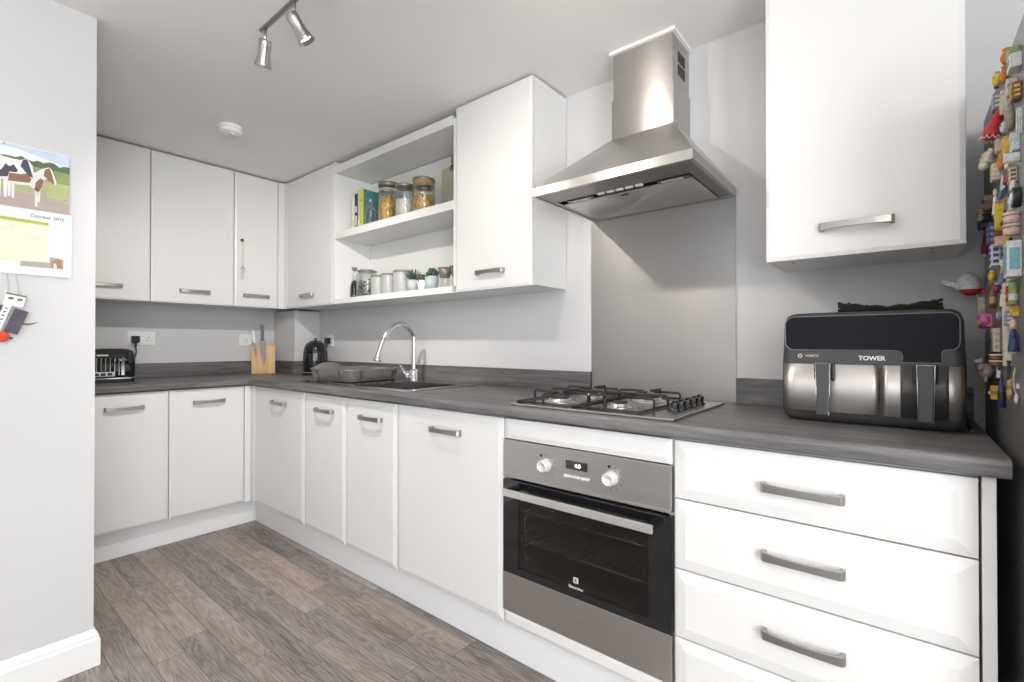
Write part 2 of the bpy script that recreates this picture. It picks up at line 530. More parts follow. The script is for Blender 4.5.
# moulded skirting board round the end of the partition
def skirt(poly_dir):
    pass
prof = [(0.0, 0.0), (0.016, 0.0), (0.016, 0.092), (0.012, 0.098), (0.012, 0.106), (0.006, 0.118), (0.003, 0.123), (0.0, 0.125)]
bm = bmesh.new()
path = [((1.54, YF), (1, 0)), ((1.54, -1.503), (1, 1)), ((1.42, -1.503), (0, 1))]
rings = []
for (px, py), (nx, ny) in path:
    rings.append([bm.verts.new((px + nx * (d + 0.0005), py + ny * (d + 0.0005), z + 0.0005)) for d, z in prof])
for g, h in zip(rings, rings[1:]):
    for i in range(len(prof)):
        j = (i + 1) % len(prof)
        bm.faces.new((g[i], g[j], h[j], h[i]))
bm.faces.new(rings[0]); bm.faces.new(rings[-1])
struct('baseboard_partition', bm, GLOSSW)
# boxed-in pipes in the corner, between worktop and wall cabinets
struct('trim_1', B(((0.0005, -0.192, 0.912), (0.330, -0.0005, 1.366))), WALLM)

# ------------------------------------------------------------------ base cabinets
D0 = 0.58            # carcass depth; door face at 0.601
ZB, ZT = 0.152, 0.866
XO = 2.6554          # oven bay left
X1, X2, X3, X4 = 0.6496, 1.2584, 1.6569, XO - 0.6
EAST = PI / 2
# return run (local x -> world +y)
def east_cab(name, label, y0, y1, group=None, hx=0.5, h=True):
    wd = y1 - y0
    return cabinet(name, label, (0.0, y0, 0), EAST, wd, D0, ZB, ZT, [(0, wd, ZB, ZT, wd * hx, 0.789)], group, edge=0.014)
east_cab('base_cabinet', 'white base cabinet below the toaster, partly hidden by the partition', -1.4215, -1.0286)
east_cab('base_cabinet', 'white base cabinet in the return run, nearest the inner corner', -1.0276, -0.6365, hx=0.5)
bm = B(((0.02, -1.4995, ZB), (0.60, -1.4235, ZT)), bev=0.001)
tag(obj('filler_panel', bm, WHITE), 'white filler panel closing the return run against the partition', 'panel')
# L-shaped corner post
bm = B(((0.583, -0.6355, ZB), (0.6015, -0.602, ZT)), ((0.583, -0.6015, ZB), (0.6485, -0.583, ZT)), bev=0.001)
tag(obj('corner_post', bm, WHITE), 'white corner post joining the two base cabinet runs under the worktop', 'post')
cabinet('base_cabinet', 'white base cabinet left of the sink, door beside the corner post', (X1, 0, 0), 0, X2 - X1, D0, ZB, ZT,
        [(0, X2 - X1, ZB, ZT, (X2 - X1) / 2 + 0.03, 0.786)])
cabinet('sink_cabinet', 'white double-door base cabinet under the sink', (X2 + 0.001, 0, 0), 0, X4 - X2 - 0.002, D0, ZB, 0.70, [])
sc = [o for o in COL.objects if o.name.startswith('sink_cabinet')][0]
for a, b in ((0, X3 - X2 - 0.001), (X3 - X2 - 0.001, X4 - X2 - 0.002)):
    bm = bmesh.new(); bevel_panel(bm, a + 0.0015, b - 0.0015, ZB + 0.0015, ZT - 0.0015, -D0 - 0.001, -D0 - 0.021)
    o = obj('door', bm, WHITE, sc); handle(o, (a + b) / 2 + 0.02, -D0 - 0.021, 0.787)
cabinet('base_cabinet', 'wide white base cabinet with one door, directly left of the oven', (X4, 0, 0), 0, 0.6, D0, ZB, ZT,
        [(0, 0.6, ZB, ZT, 0.312, 0.787)])
# drawer unit
dx0 = XO + 0.6003; dw = 3.8523 - dx0
zs = [ZT, 0.7065, 0.5181, 0.3348, ZB]
du = thing('drawer_unit', 'white four-drawer base unit to the right of the oven', 'drawer unit', (dx0 + 0.001, 0, 0))
carcass('body', du, dw - 0.001, D0, ZB, ZT)
for k in range(4):
    bm = bmesh.new()
    bevel_panel(bm, 0.0025, dw - 0.0025, zs[k + 1] + 0.0018, zs[k] - 0.0018, -D0 - 0.001, -D0 - 0.021, 0.03, 0.007)
    o = obj('drawer', bm, WHITE, du)
    handle(o, dw / 2 + 0.002, -D0 - 0.021, [0.782, 0.619, 0.434, 0.245][k])
# end panel
tag(obj('end_panel', B(((3.855, -0.600, 0.002), (3.875, -0.002, 0.870)), bev=0.001), CARC), 'pale upright end panel right of the drawers, beside the fridge', 'panel')
# plinths
tag(obj('plinth', B(((0.545, -0.548, 0.001), (3.853, -0.532, 0.148)), bev=0.0008), flat('white_plinth', (0.84, 0.84, 0.85), 0.3)), 'long white plinth under the base units beneath sink and oven', 'plinth')
tag(obj('plinth', B(((0.525, -1.4995, 0.001), (0.5405, -0.532, 0.148)), bev=0.0008), MAT['white_plinth']), 'short white plinth under the two cabinets of the return run', 'plinth')

# oven housing with white fillers above and below the oven
oh = thing('oven_housing', 'white cabinet frame around the built-in oven', 'cabinet', (XO + 0.001, 0, 0))
t_ = 0.016; ow = 0.5985
obj('body', B(((0, -D0, ZB), (t_, -0.003, ZT)), ((ow - t_, -D0, ZB), (ow, -0.003, ZT)), ((t_, -D0, ZB), (ow - t_, -0.003, ZB + 0.02)), ((t_, -0.012, ZB + 0.02), (ow - t_, -0.003, ZT))), CARC, oh)
bm = bmesh.new(); bevel_panel(bm, 0.002, ow - 0.003, 0.795, ZT - 0.001, -D0 - 0.001, -D0 - 0.021, 0.018)
obj('filler_panel', bm, WHITE, oh, 'white chamfered strip above the oven')
bm = bmesh.new(); bevel_panel(bm, 0.002, ow - 0.003, ZB + 0.002, 0.199, -D0 - 0.001, -D0 - 0.019, 0.012, 0.004)
obj('filler_panel', bm, WHITE, oh, 'white strip below the oven')

# ------------------------------------------------------------------ worktop with sink cut-out
WT0, WT1 = 0.8735, 0.910
SX0, SX1, SY0, SY1 = 1.09, 2.035, -0.545, -0.075   # cut-out for the sink
bm = bmesh.new()
yf, yb = -0.6238, -0.001
XE = 3.893
def rounded_front(bm, x0, x1, y_front, y_back, mi=0):
    r = 0.006
    poly = [(y_back, WT0), (y_front + r, WT0), (y_front + r * .3, WT0 + r * .3), (y_front, WT0 + r), (y_front, WT1 - 2 * r), (y_front + r * .25, WT1 - r * .8), (y_front + r * .8, WT1 - r * .25), (y_front + 2 * r, WT1), (y_back, WT1)]
    vs = prism(bm, poly, 0, x0, x1, mi)
rounded_front(bm, 0.626, XE, yf, SY0)                        # front rail, full length
box(bm, (0.626, SY0, WT0), (SX0, yb, WT1)); box(bm, (SX1, SY0, WT0), (XE, yb, WT1))
box(bm, (SX0, SY1, WT0), (SX1, yb, WT1))
box(bm, (0.001, yf, WT0), (0.626, yb, WT1))
# return leg, grain turned
n0 = len(bm.faces)
r = 0.006
poly = [(0.001, WT0), (0.626 - r, WT0), (0.626 - r * .3, WT0 + r * .3), (0.626, WT0 + r), (0.626, WT1 - 2 * r), (0.626 - r * .25, WT1 - r * .8), (0.626 - r * .8, WT1 - r * .25), (0.626 - 2 * r, WT1), (0.001, WT1)]
prism(bm, [(a, b) for a, b in poly], 1, -1.4995, yf - 0.0006, 1)
wt = obj('worktop', bm, [WOODX, WOODY])
tag(wt, 'dark grey wood-grain L-shaped worktop running under sink and hob', 'worktop')
# upstands
UZ = 1.0
def up(label, lo, hi, m):
    tag(obj('upstand', B((lo, hi), bev=0.001), m), label, 'upstand')
up('dark wood-grain upstand on the wall between pipe boxing and splashback', (0.350, -0.019, 0.9105), (2.664, -0.001, UZ), WOODX)
up('short dark upstand on the wall right of the steel splashback', (3.270, -0.019, 0.9105), (3.893, -0.001, UZ), WOODX)
up('dark wood-grain upstand behind toaster and knife block', (0.001, -1.4995, 0.9105), (0.019, -0.213, UZ), WOODY)
up('short dark upstand across the front of the pipe boxing', (0.001, -0.2115, 0.9105), (0.349, -0.1935, UZ), WOODX)
up('narrow dark upstand on the side of the pipe boxing by the kettle', (0.3315, -0.1925, 0.9105), (0.349, -0.020, UZ), WOODY)

# ------------------------------------------------------------------ wall cabinets
UZ0, UZ1 = 1.372, 2.262
def up_cab(label, loc, rz, wd, d, hx=0.5, front=None, z0=UZ0, hz=1.449, name='wall_cabinet', fx0=0.0, edge=0.012, under=False):
    t = thing(name, label, 'wall cabinet', loc, rz)
    carcass('body', t, wd, d, z0 + 0.004, UZ1)
    bm = bmesh.new()
    bevel_panel(bm, fx0 + 0.0015, wd - 0.0015, z0, UZ1 - 0.001, -d - 0.001, -d - 0.0205, edge, 0.004)
    o = obj('door', bm, WHITE, t); handle(o, fx0 + (wd - fx0) * hx, -d - 0.0205, hz)
    return t
DE = 0.3225
up_cab('white wall cabinet nearest the partition, left end of the row', (0, -1.4985, 0), EAST, 1.4985 - 1.0535, DE, 0.52)
up_cab('wide white wall cabinet, second from the partition', (0, -1.0525, 0), EAST, 1.0525 - 0.6018, DE)
up_cab('narrow white wall cabinet with a hook and hanging key on its door', (0, -0.6008, 0), EAST, 0.6008 - 0.3167, DE, 0.48)
bm = B(((0.3235, -0.3158, UZ0), (0.343, -0.272, UZ1)), ((0.3235, -0.2715, UZ0), (0.372, -0.2525, UZ1)), bev=0.001)
tag(obj('corner_post', bm, WHITE), 'white corner post between the two runs of wall cabinets', 'post')
DU = 0.250
up_cab('white corner wall cabinet left of the open shelves', (0.373, 0, 0), 0, 0.975 - 0.373, DU, 0.49)
up_cab('tall white wall cabinet between open shelves and cooker hood', (2.0715, 0, 0), 0, 0.462, DU, 0.5)
rc = up_cab('large white wall cabinet above the air fryer, right of the hood', (3.4207, 0, 0), 0, 0.441, 0.266, 0.5, z0=1.368)
for x, y in ((0.06, -0.22), (0.06, -0.19), (0.38, -0.22), (0.38, -0.16), (0.22, -0.2)):
    bm = bmesh.new(); cyl(bm, (x, y, 1.3705), (x, y, 1.3718), 0.004, seg=12); obj('fixing_screw', bm, HANDLE, rc)

# open shelf unit
sx0, sx1 = 0.9765, 2.0705
su = thing('open_shelf_unit', 'white open wall shelves between two wall cabinets, holding jars and books', 'shelf unit', (sx0, 0, 0))
sw = sx1 - sx0
obj('side_panel', B(((0.001, -0.272, UZ0), (0.022, -0.002, UZ1)), bev=0.001), WHITE, su)
obj('side_panel', B(((sw - 0.019, -0.262, UZ0 + 0.03), (sw - 0.001, -0.002, UZ1 - 0.045)), bev=0.001), WHITE, su)
obj('back_panel', B(((0.023, -0.010, UZ0 + 0.034), (sw - 0.02, -0.002, 2.185))), WHITE, su)
for a, b in ((1.372, 1.405), (1.776, 1.820), (2.188, 2.234)):
    obj('shelf', B(((0.0225, -0.270, a), (sw - 0.0195, -0.0105, b)), bev=0.001), WHITE, su)
SHA, SHB = 1.4052, 1.8202

# ------------------------------------------------------------------ splashback
tag(obj('splashback', B(((2.6665, -0.0055, 0.9105), (3.2665, -0.001, 1.664))), STEELZ), 'brushed steel splashback on the wall behind the hob', 'splashback')

# ------------------------------------------------------------------ cooker hood
hd = thing('cooker_hood', 'stainless steel chimney cooker hood above the hob', 'cooker hood', (2.972, 0, 0))
hx, hy = 0.296, -0.470
z0, z1, zc = 1.665, 1.695, 1.925
bm = bmesh.new()
# rim frame (hollow)
box(bm, (-hx, hy, z0), (hx, hy + 0.012, z1)); box(bm, (-hx, hy + 0.012, z0), (-hx + 0.012, -0.002, z1)); box(bm, (hx - 0.012, hy + 0.012, z0), (hx, -0.002, z1))
box(bm, (-hx + 0.012, -0.014, z0), (hx - 0.012, -0.002, z1))
a = [(-hx, hy, z1), (hx, hy, z1), (hx, -0.002, z1), (-hx, -0.002, z1)]
cx0, cx1, cy = -0.117, 0.131, -0.178
b = [(cx0, cy, zc), (cx1, cy, zc), (cx1, -0.002, zc), (cx0, -0.002, zc)]
va = [bm.verts.new(p) for p in a]; vb = [bm.verts.new(p) for p in b]
for i in range(4): bm.faces.new((va[i], va[(i + 1) % 4], vb[(i + 1) % 4], vb[i]))
bm.faces.new(vb)
obj('canopy', bm, STEELX, hd)
bm = bmesh.new()
box(bm, (cx0 + 0.001, cy + 0.001, zc - 0.01), (cx1 - 0.001, -0.002, 2.078))
box(bm, (cx0 + 0.006, cy + 0.006, 2.070), (cx1 - 0.006, -0.002, CZ - 0.012))
obj('chimney', bm, STEELC, hd)
obj('ceiling_trim', B(((cx0 - 0.006, cy - 0.006, CZ - 0.014), (cx1 + 0.006, -0.002, CZ - 0.001)), bev=0.001), PLASW, hd, 'white strip where the chimney meets the ceiling')
bm = bmesh.new()
for k in range(2):
    for j in range(6):
        zz = 2.128 + k * 0.048 + j * 0.0068
        box(bm, (cx1 - 0.006, -0.117, zz), (cx1 - 0.0045, -0.047, zz + 0.0035))
obj('vent_grille', bm, BLACK, hd)
# underside
bm = bmesh.new()
box(bm, (-hx + 0.013, hy + 0.013, z0 + 0.004), (hx - 0.013, -0.34, z0 + 0.010))
box(bm, (-hx + 0.013, -0.34, z0 + 0.004), (-0.262, -0.015, z0 + 0.010)); box(bm, (0.243, -0.34, z0 + 0.004), (hx - 0.013, -0.015, z0 + 0.010))
obj('underside_panel', bm, flat('dark_brushed_steel', (0.30, 0.29, 0.28), 0.38, 1.0), hd)
bm = B(((-0.258, -0.300, z0 + 0.001), (0.238, -0.020, z0 + 0.007)), bev=0.002)
obj('grease_filter', bm, brushed('filter_mesh', (0.62, 0.60, 0.57), 0.45, 1, 0.6, 0.5), hd)
obj('filter_catch', B(((-0.025, -0.283, z0 - 0.0015), (0.003, -0.274, z0 + 0.001)), bev=0.0005), BLACK, hd)
for x in (-0.225, 0.130):
    lp = obj('lamp_recess', B(((x, -0.338, z0 + 0.0005), (x + 0.11, -0.305, z0 + 0.006)), bev=0.002), BLACKG, hd)
    obj('lamp_cover', B(((x + 0.012, -0.332, z0 - 0.001), (x + 0.085, -0.311, z0 + 0.0005)), bev=0.0006), flat('lamp_frost', (0.5, 0.46, 0.4), 0.25), lp)
bm = bmesh.new()
for k in range(5): box(bm, (-0.085 + k * 0.036, -0.352, z0 - 0.004), (-0.085 + k * 0.036 + 0.028, -0.338, z0 + 0.004), 0.003)
obj('control_buttons', bm, flat('grey_button', (0.7, 0.7, 0.7), 0.3), hd)

# ------------------------------------------------------------------ oven
ov = thing('built_in_oven', 'stainless steel built-in electric oven with black glass door', 'oven', (XO + 0.3, 0, 0))
hw = 0.2975
yo = -0.603
bm = B(((-hw + 0.018, -0.560, 0.205), (-hw + 0.022, -0.05, 0.78)), ((hw - 0.022, -0.560, 0.205), (hw - 0.018, -0.05, 0.78)), ((-hw + 0.022, -0.56, 0.205), (hw - 0.022, -0.05, 0.209)),
       ((-hw + 0.022, -0.56, 0.66), (hw - 0.022, -0.05, 0.664)), ((-hw + 0.022, -0.054, 0.209), (hw - 0.022, -0.05, 0.66)), ((-hw + 0.03, -0.5795, 0.66), (hw - 0.03, -0.56, 0.785)))
obj('oven_cavity', bm, flat('oven_enamel', (0.16, 0.13, 0.11), 0.35), ov)
bm = bmesh.new(); box(bm, (-hw, yo, 0.664), (hw, -0.581, 0.7925), 0.0015)
box(bm, (-hw, yo - 0.003, 0.664), (hw, yo + 0.002, 0.672), 0.001)
cp = obj('control_panel', bm, STEELX, ov)
for kx in (-0.118, 0.118):
    bm = bmesh.new()
    M = Matrix.Translation((kx, yo, 0.7285)) @ Matrix.Rotation(PI / 2, 4, 'X')
    lathe(bm, [(0.0, 0.0), (0.0225, 0.0), (0.0225, 0.004), (0.020, 0.007), (0.0195, 0.024), (0.0175, 0.0265), (0.014, 0.0255), (0.012, 0.021), (0, 0.0205)], 32, M=M)
    kn = obj('control_knob', bm, flat('silver_knob', (0.78, 0.78, 0.78), 0.25, 0.4), cp)
    bm = bmesh.new()
    for k in range(7):
        an = R(150 - k * 32) if kx < 0 else R(100 - k * 32)
        cx_, cz_ = kx + 0.036 * math.cos(an), 0.7285 + 0.034 * math.sin(an)
        s_ = 0.0042 if (k == 0 and kx > 0) or (k == 1 and kx < 0) else 0.0016
        box(bm, (cx_ - s_, yo - 0.0008, cz_ - s_), (cx_ + s_, yo - 0.0001, cz_ + s_))
    obj('dial_mark', bm, BLACK, cp)['kind'] = 'stuff'
dp = obj('display', B(((-0.040, yo - 0.0012, 0.7325), (0.038, yo - 0.0002, 0.7585)), bev=0.0003), BLACKG, cp)
text('display_digits', '4:8', 0.018, (0.004, yo - 0.0018, 0.745), flat('lit_digits', (0.9, 0.95, 1), 0.5, emit=((0.85, 0.93, 1), 1.4)), dp, bold=0.0002)
bm = bmesh.new()
for k in range(3): box(bm, (-0.046 + k * 0.031, yo - 0.004, 0.7055), (-0.046 + k * 0.031 + 0.0295, yo - 0.0002, 0.7145), 0.001)
obj('button_row', bm, MAT['silver_knob'], cp)
# door: black glass frame with smoked window, steel base panel
dr = obj('oven_door', B(((-hw, yo, 0.335), (-0.232, -0.583, 0.655)), ((0.232, yo, 0.335), (hw, -0.583, 0.655)), ((-0.232, yo, 0.335), (0.232, -0.583, 0.358)), ((-0.232, yo, 0.604), (0.232, -0.583, 0.655))), BLACKG, ov, 'black glass oven door')
bm = B(((-0.232, yo + 0.0005, 0.358), (0.232, yo + 0.003, 0.604)))
obj('door_glass', bm, SMOKE, dr)
obj('door_base_panel', B(((-hw, yo - 0.001, 0.203), (hw, -0.583, 0.3345)), bev=0.001), STEELX, ov, 'brushed steel strip along the foot of the oven door')
bm = bmesh.new()
box(bm, (-0.262, yo - 0.047, 0.613), (0.262, yo - 0.038, 0.637), 0.002)
h_ = obj('handle', bm, flat('pale_satin_bar', (0.72, 0.70, 0.67), 0.3, 0.8), ov)
for s in (-1, 1): obj('handle_bracket', B(((s * 0.25 - 0.012, yo - 0.038, 0.617), (s * 0.25 + 0.012, yo, 0.633)), bev=0.002), BLACKG, h_)
# wire shelves and side ladders inside
for zz in (0.425, 0.531):
    bm = bmesh.new()
    tube(bm, [(-0.255, -0.545, zz), (0.255, -0.545, zz)], 0.0032, 8, False); tube(bm, [(-0.255, -0.12, zz), (0.255, -0.12, zz)], 0.0025, 8, False)
    tube(bm, [(-0.255, -0.545, zz), (-0.255, -0.12, zz)], 0.0025, 8, False); tube(bm, [(0.255, -0.545, zz), (0.255, -0.12, zz)], 0.0025, 8, False)
    for k in range(18):
        x = -0.235 + k * 0.0276; tube(bm, [(x, -0.545, zz), (x, -0.12, zz)], 0.0012, 6, False)
    obj('oven_rack', bm, CHROME, ov)
for sx_ in (-0.266, 0.266):
    bm = bmesh.new()
    for k in range(6): tube(bm, [(sx_, -0.53, 0.30 + k * 0.05), (sx_, -0.15, 0.30 + k * 0.05)], 0.002, 6, False)
    for y in (-0.52, -0.34, -0.16): tube(bm, [(sx_, y, 0.28), (sx_, y, 0.57)], 0.002, 6, False)
    obj('side_rail', bm, CHROME, ov)
LW = flat('white_print', (0.85, 0.85, 0.85), 0.5)
text('brand_name', 'Electrolux', 0.0125, (-0.003, yo - 0.0008, 0.368), LW, dr)
bm = bmesh.new()
q = 0.009
for lo, hi in (((-q, -q), (-q * .55, q)), ((-q, q * .6), (q, q)), ((-q, -q), (q * .1, -q * .6)), ((q * .55, -q), (q, q)), ((q * .25, -q), (q, -q * .6))):
    box(bm, (lo[0] - 0.003, yo - 0.001, 0.391 + lo[1]), (hi[0] - 0.003, yo - 0.0003, 0.391 + hi[1]))
vs = [bm.verts.new((x - 0.003, yo - 0.001, 0.391 + z)) for x, z in ((q * .45, -q * .45), (q * .45, q * .45), (-q * .25, 0))]
bm.faces.new(vs)
obj('brand_emblem', bm, LW, dr)

# ------------------------------------------------------------------ gas hob
hb = thing('gas_hob', 'stainless steel four-burner gas hob with black pan supports', 'hob', (0, 0, 0.9105))
X0, X1_, Y0, Y1 = 2.677, 3.254, -0.588, -0.108
bm = bmesh.new()
box(bm, (X0, Y0, 0.0), (X1_, Y1, 0.0075), 0.002)
obj('hob_plate', bm, flat('hob_steel', (0.55, 0.54, 0.52), 0.25, 1.0), hb)
bcs = [(2.80, -0.46, 0.040), (2.80, -0.235, 0.034), (3.03, -0.46, 0.030), (3.03, -0.235, 0.046)]
for x, y, rr in bcs:
    bm = bmesh.new(); lathe(bm, [(0, 0.0076), (rr * 1.35, 0.0076), (rr * 1.3, 0.011), (rr, 0.012), (rr, 0.020), (rr * 0.9, 0.0225), (0, 0.0225)], 32, (x, y, 0))
    bu = obj('burner', bm, flat('burner_alloy', (0.62, 0.61, 0.59), 0.35, 0.9), hb)
    bm = bmesh.new(); lathe(bm, [(0, 0.0226), (rr * .82, 0.0226), (rr * .84, 0.0265), (rr * .7, 0.029), (0, 0.0295)], 28, (x, y, 0))
    obj('burner_cap', bm, CAST, bu)
for k, xs in enumerate(((2.690, 2.912), (2.918, 3.145))):
    bm = bmesh.new()
    xa, xb = xs; ya, yb_ = -0.565, -0.130; H = 0.043; r_ = 0.0042
    xm = (xa + xb) / 2; ym = (ya + yb_) / 2
    # low outer frame
    tube(bm, [(xa, ya, 0.0125), (xb, ya, 0.0125), (xb, yb_, 0.0125), (xa, yb_, 0.0125), (xa, ya, 0.0125)], r_, 8, False)
    # raised fingers: up from the frame, along, ending over the burners
    def finger(p, q):
        p = Vector((*p, 0)); q = Vector((*q, 0)); d = (q - p).normalized()
        tube(bm, [p + Vector((0, 0, 0.0125)), p + Vector((0, 0, H - 0.006)), p + d * 0.005 + Vector((0, 0, H)), q + Vector((0, 0, H))], r_, 8, False)
    for yc in (-0.46, -0.235):
        finger((xa, yc), (xm - 0.018, yc)); finger((xb, yc), (xm + 0.018, yc))
    finger((xm, ya), (xm, -0.46 - 0.018)); finger((xm, yb_), (xm, -0.235 + 0.018))
    finger((xa + 0.0, ym), (xb, ym)) if False else tube(bm, [(xa, ym, 0.0125), (xa, ym, H - 0.006), (xa + 0.006, ym, H), (xb - 0.006, ym, H), (xb, ym, H - 0.006), (xb, ym, 0.0125)], r_, 8, False)
    tube(bm, [(xm, -0.46 + 0.018, H), (xm, -0.235 - 0.018, H)], r_, 8, False)
    obj('pan_support', bm, CAST, hb)
for yk in (-0.425, -0.368, -0.310, -0.252, -0.195):
    bm = bmesh.new(); lathe(bm, [(0, 0.0077), (0.019, 0.0077), (0.0185, 0.012), (0.0155, 0.0135), (0.0145, 0.032), (0.0135, 0.034), (0, 0.034)], 24, (3.197, yk, 0))
    box(bm, (3.197 - 0.003, yk - 0.0145, 0.03), (3.197 + 0.003, yk + 0.0145, 0.0395), 0.001)
    obj('control_knob', bm, BLACKG, hb)

# ------------------------------------------------------------------ sink
sk = thing('sink', 'stainless steel inset sink with drainer, left of the hob', 'sink', (0, 0, 0.9105))
bx0, bx1, by0, by1 = 1.60, 1.99, -0.495, -0.155
bm = bmesh.new()
fx0, fx1, fy0, fy1 = 1.08, 2.045, -0.558, -0.065
zt = 0.004
for lo, hi in (((fx0, fy0), (bx0, fy1)), ((bx1, fy0), (fx1, fy1)), ((bx0, fy0), (bx1, by0)), ((bx0, by1), (bx1, fy1))):
    box(bm, (lo[0], lo[1], 0.0), (hi[0], hi[1], zt))
obj('sink_rim', bm, STEELS, sk)
bm = bmesh.new()
dp_ = -0.16; tt = 0.002
box(bm, (bx0, by0, dp_), (bx0 + tt, by1, zt)); box(bm, (bx1 - tt, by0, dp_), (bx1, by1, zt)); box(bm, (bx0, by0, dp_), (bx1, by0 + tt, zt)); box(bm, (bx0, by1 - tt, dp_), (bx1, by1, zt)); box(bm, (bx0, by0, dp_ - tt), (bx1, by1, dp_))
obj('bowl', bm, brushed('bowl_steel_shaded', (0.20, 0.20, 0.20), 0.28, 0, 0.1), sk)  # steel darkened: the dim bowl interior is put into the colour
bm = bmesh.new(); lathe(bm, [(0, 0.003), (0.02, 0.003), (0.036, 0.004), (0.04, 0.0005), (0.0, 0.0005)], 24, ((bx0 + bx1) / 2, (by0 + by1) / 2, dp_)); obj('drain', bm, CHROME, sk)
bm = bmesh.new()
for k in range(9): box(bm, (1.13, -0.50 + k * 0.046, zt), (1.55, -0.50 + k * 0.046 + 0.012, zt + 0.0025), 0.001)
obj('drainer_ridges', bm, STEELS, sk)

# tap
tp = thing('mixer_tap', 'chrome swan-neck pull-out mixer tap behind the sink bowl', 'tap', (1.582, -0.120, 0.9150))
bm = bmesh.new()
lathe(bm, [(0, 0), (0.027, 0), (0.027, 0.006), (0.0235, 0.010), (0.0235, 0.055), (0.0205, 0.062), (0.0145, 0.066), (0, 0.066)], 28)
obj('tap_body', bm, CHROME, tp)
bm = bmesh.new()
tube(bm, [(0, 0, 0.06), (0, 0, 0.15), (0, 0, 0.235), (0, -0.012, 0.272), (0, -0.045, 0.304), (0, -0.088, 0.318), (0, -0.135, 0.310), (0, -0.178, 0.280), (0, -0.205, 0.236)], 0.0138, 16)
obj('spout', bm, CHROME, tp)
bm = bmesh.new()
tube(bm, [(0, -0.205, 0.236), (0, -0.222, 0.198), (0, -0.236, 0.160), (0, -0.246, 0.118)], 0.015, 16, radii=[0.0145, 0.0155, 0.017, 0.019, 0.021, 0.024])
obj('spray_head', bm, CHROME, tp)
bm = bmesh.new()
tube(bm, [(-0.012, -0.012, 0.034), (-0.036, -0.040, 0.034)], 0.021, 18, False); tube(bm, [(-0.034, -0.036, 0.045), (-0.040, -0.052, 0.066), (-0.044, -0.062, 0.086)], 0.0085, 10)
obj('lever', bm, CHROME, tp)

# ------------------------------------------------------------------ dish drainer tub
dt = thing('dish_rack', 'grey metallic plastic dish rack standing on the sink drainer', 'dish rack', (1.325, -0.335, 0.9175), R(5))
GREYP = flat('metallic_grey_plastic', (0.34, 0.33, 0.31), 0.24, 0.65)
def rrect(hx_, hy_, r, n=6):
    P = []
    for sx_, sy_, a0 in ((1, 1, 0), (-1, 1, 90), (-1, -1, 180), (1, -1, 270)):
        for k in range(n + 1):
            a = R(a0 + 90 * k / n); P.append((sx_ * (hx_ - r) + r * math.cos(a), sy_ * (hy_ - r) + r * math.sin(a)))
    return P
bm = bmesh.new()
def ring(hx_, hy_, r, zf):
    P = rrect(hx_, hy_, r); Q = []
    for i, p in enumerate(P):
        q = P[(i + 1) % len(P)]; Q.append(p)
        if i % 7 == 6:                      # long straight side: add points so the rim can rise
            for k in range(1, 14): Q.append((p[0] + (q[0] - p[0]) * k / 14, p[1] + (q[1] - p[1]) * k / 14))
    return [bm.verts.new((x, y, zf(x, y))) for x, y in Q]
def rimz(x, y):  # the short (left / right) ends rise into carrying handles
    u_ = max(0.0, 1 - abs(y + 0.04) / 0.12)
    return 0.066 + (0.030 * (0.5 - 0.5 * math.cos(PI * min(1, u_ * 1.3))) if x < -0.12 else 0.0)
g0 = ring(0.176, 0.168, 0.05, lambda x, y: 0.006); g1 = ring(0.185, 0.180, 0.05, lambda x, y: rimz(x, y)); g2 = ring(0.190, 0.185, 0.05, lambda x, y: rimz(x, y) + 0.004)
g3 = ring(0.180, 0.175, 0.045, lambda x, y: rimz(x, y) + 0.002); g4 = ring(0.168, 0.160, 0.045, lambda x, y: 0.010)
seq = [g0, g1, g2, g3, g4]
n_ = len(g0)
for g, h in zip(seq, seq[1:]):
    for i in range(n_): bm.faces.new((g[i], g[(i + 1) % n_], h[(i + 1) % n_], h[i])).smooth = True
bm.faces.new(g0); bm.faces.new(g4)
obj('tub', bm, GREYP, dt)
bm = bmesh.new()
for y in (-0.14, 0.14): box(bm, (-0.14, y - 0.006, 0.0), (-0.12, y + 0.006, 0.006)); box(bm, (0.12, y - 0.006, 0.0), (0.14, y + 0.006, 0.006))
obj('foot', bm, BLACK, dt)
SLOT = flat('rack_slot', (0.06, 0.06, 0.058), 0.5)
for y in (-0.10, 0.12):
    bm = bmesh.new(); prism(bm, [(0.170, 0.010), (0.1783, 0.010), (0.1860, 0.060), (0.178, 0.060)], 1, y - 0.007, y + 0.007); obj('drain_slot', bm, SLOT, dt)
for x in (-0.09, 0.10):
    bm = bmesh.new(); prism(bm, [(-0.163, 0.010), (-0.1703, 0.010), (-0.1805, 0.060), (-0.172, 0.060)], 0, x - 0.006, x + 0.006); obj('drain_slot', bm, SLOT, dt)
bm = bmesh.new()
for k in range(9):
    x = -0.11 + k * 0.026; tube(bm, [(x, -0.12, 0.012), (x, -0.12, 0.05), (x, -0.10, 0.055), (x, -0.08, 0.05), (x, -0.08, 0.012)], 0.002, 6)
obj('plate_prongs', bm, GREYP, dt)
bm = bmesh.new(); box(bm, (0.05, 0.05, 0.012), (0.12, 0.14, 0.07), 0.008); obj('cutlery_cup', bm, GREYP, dt)

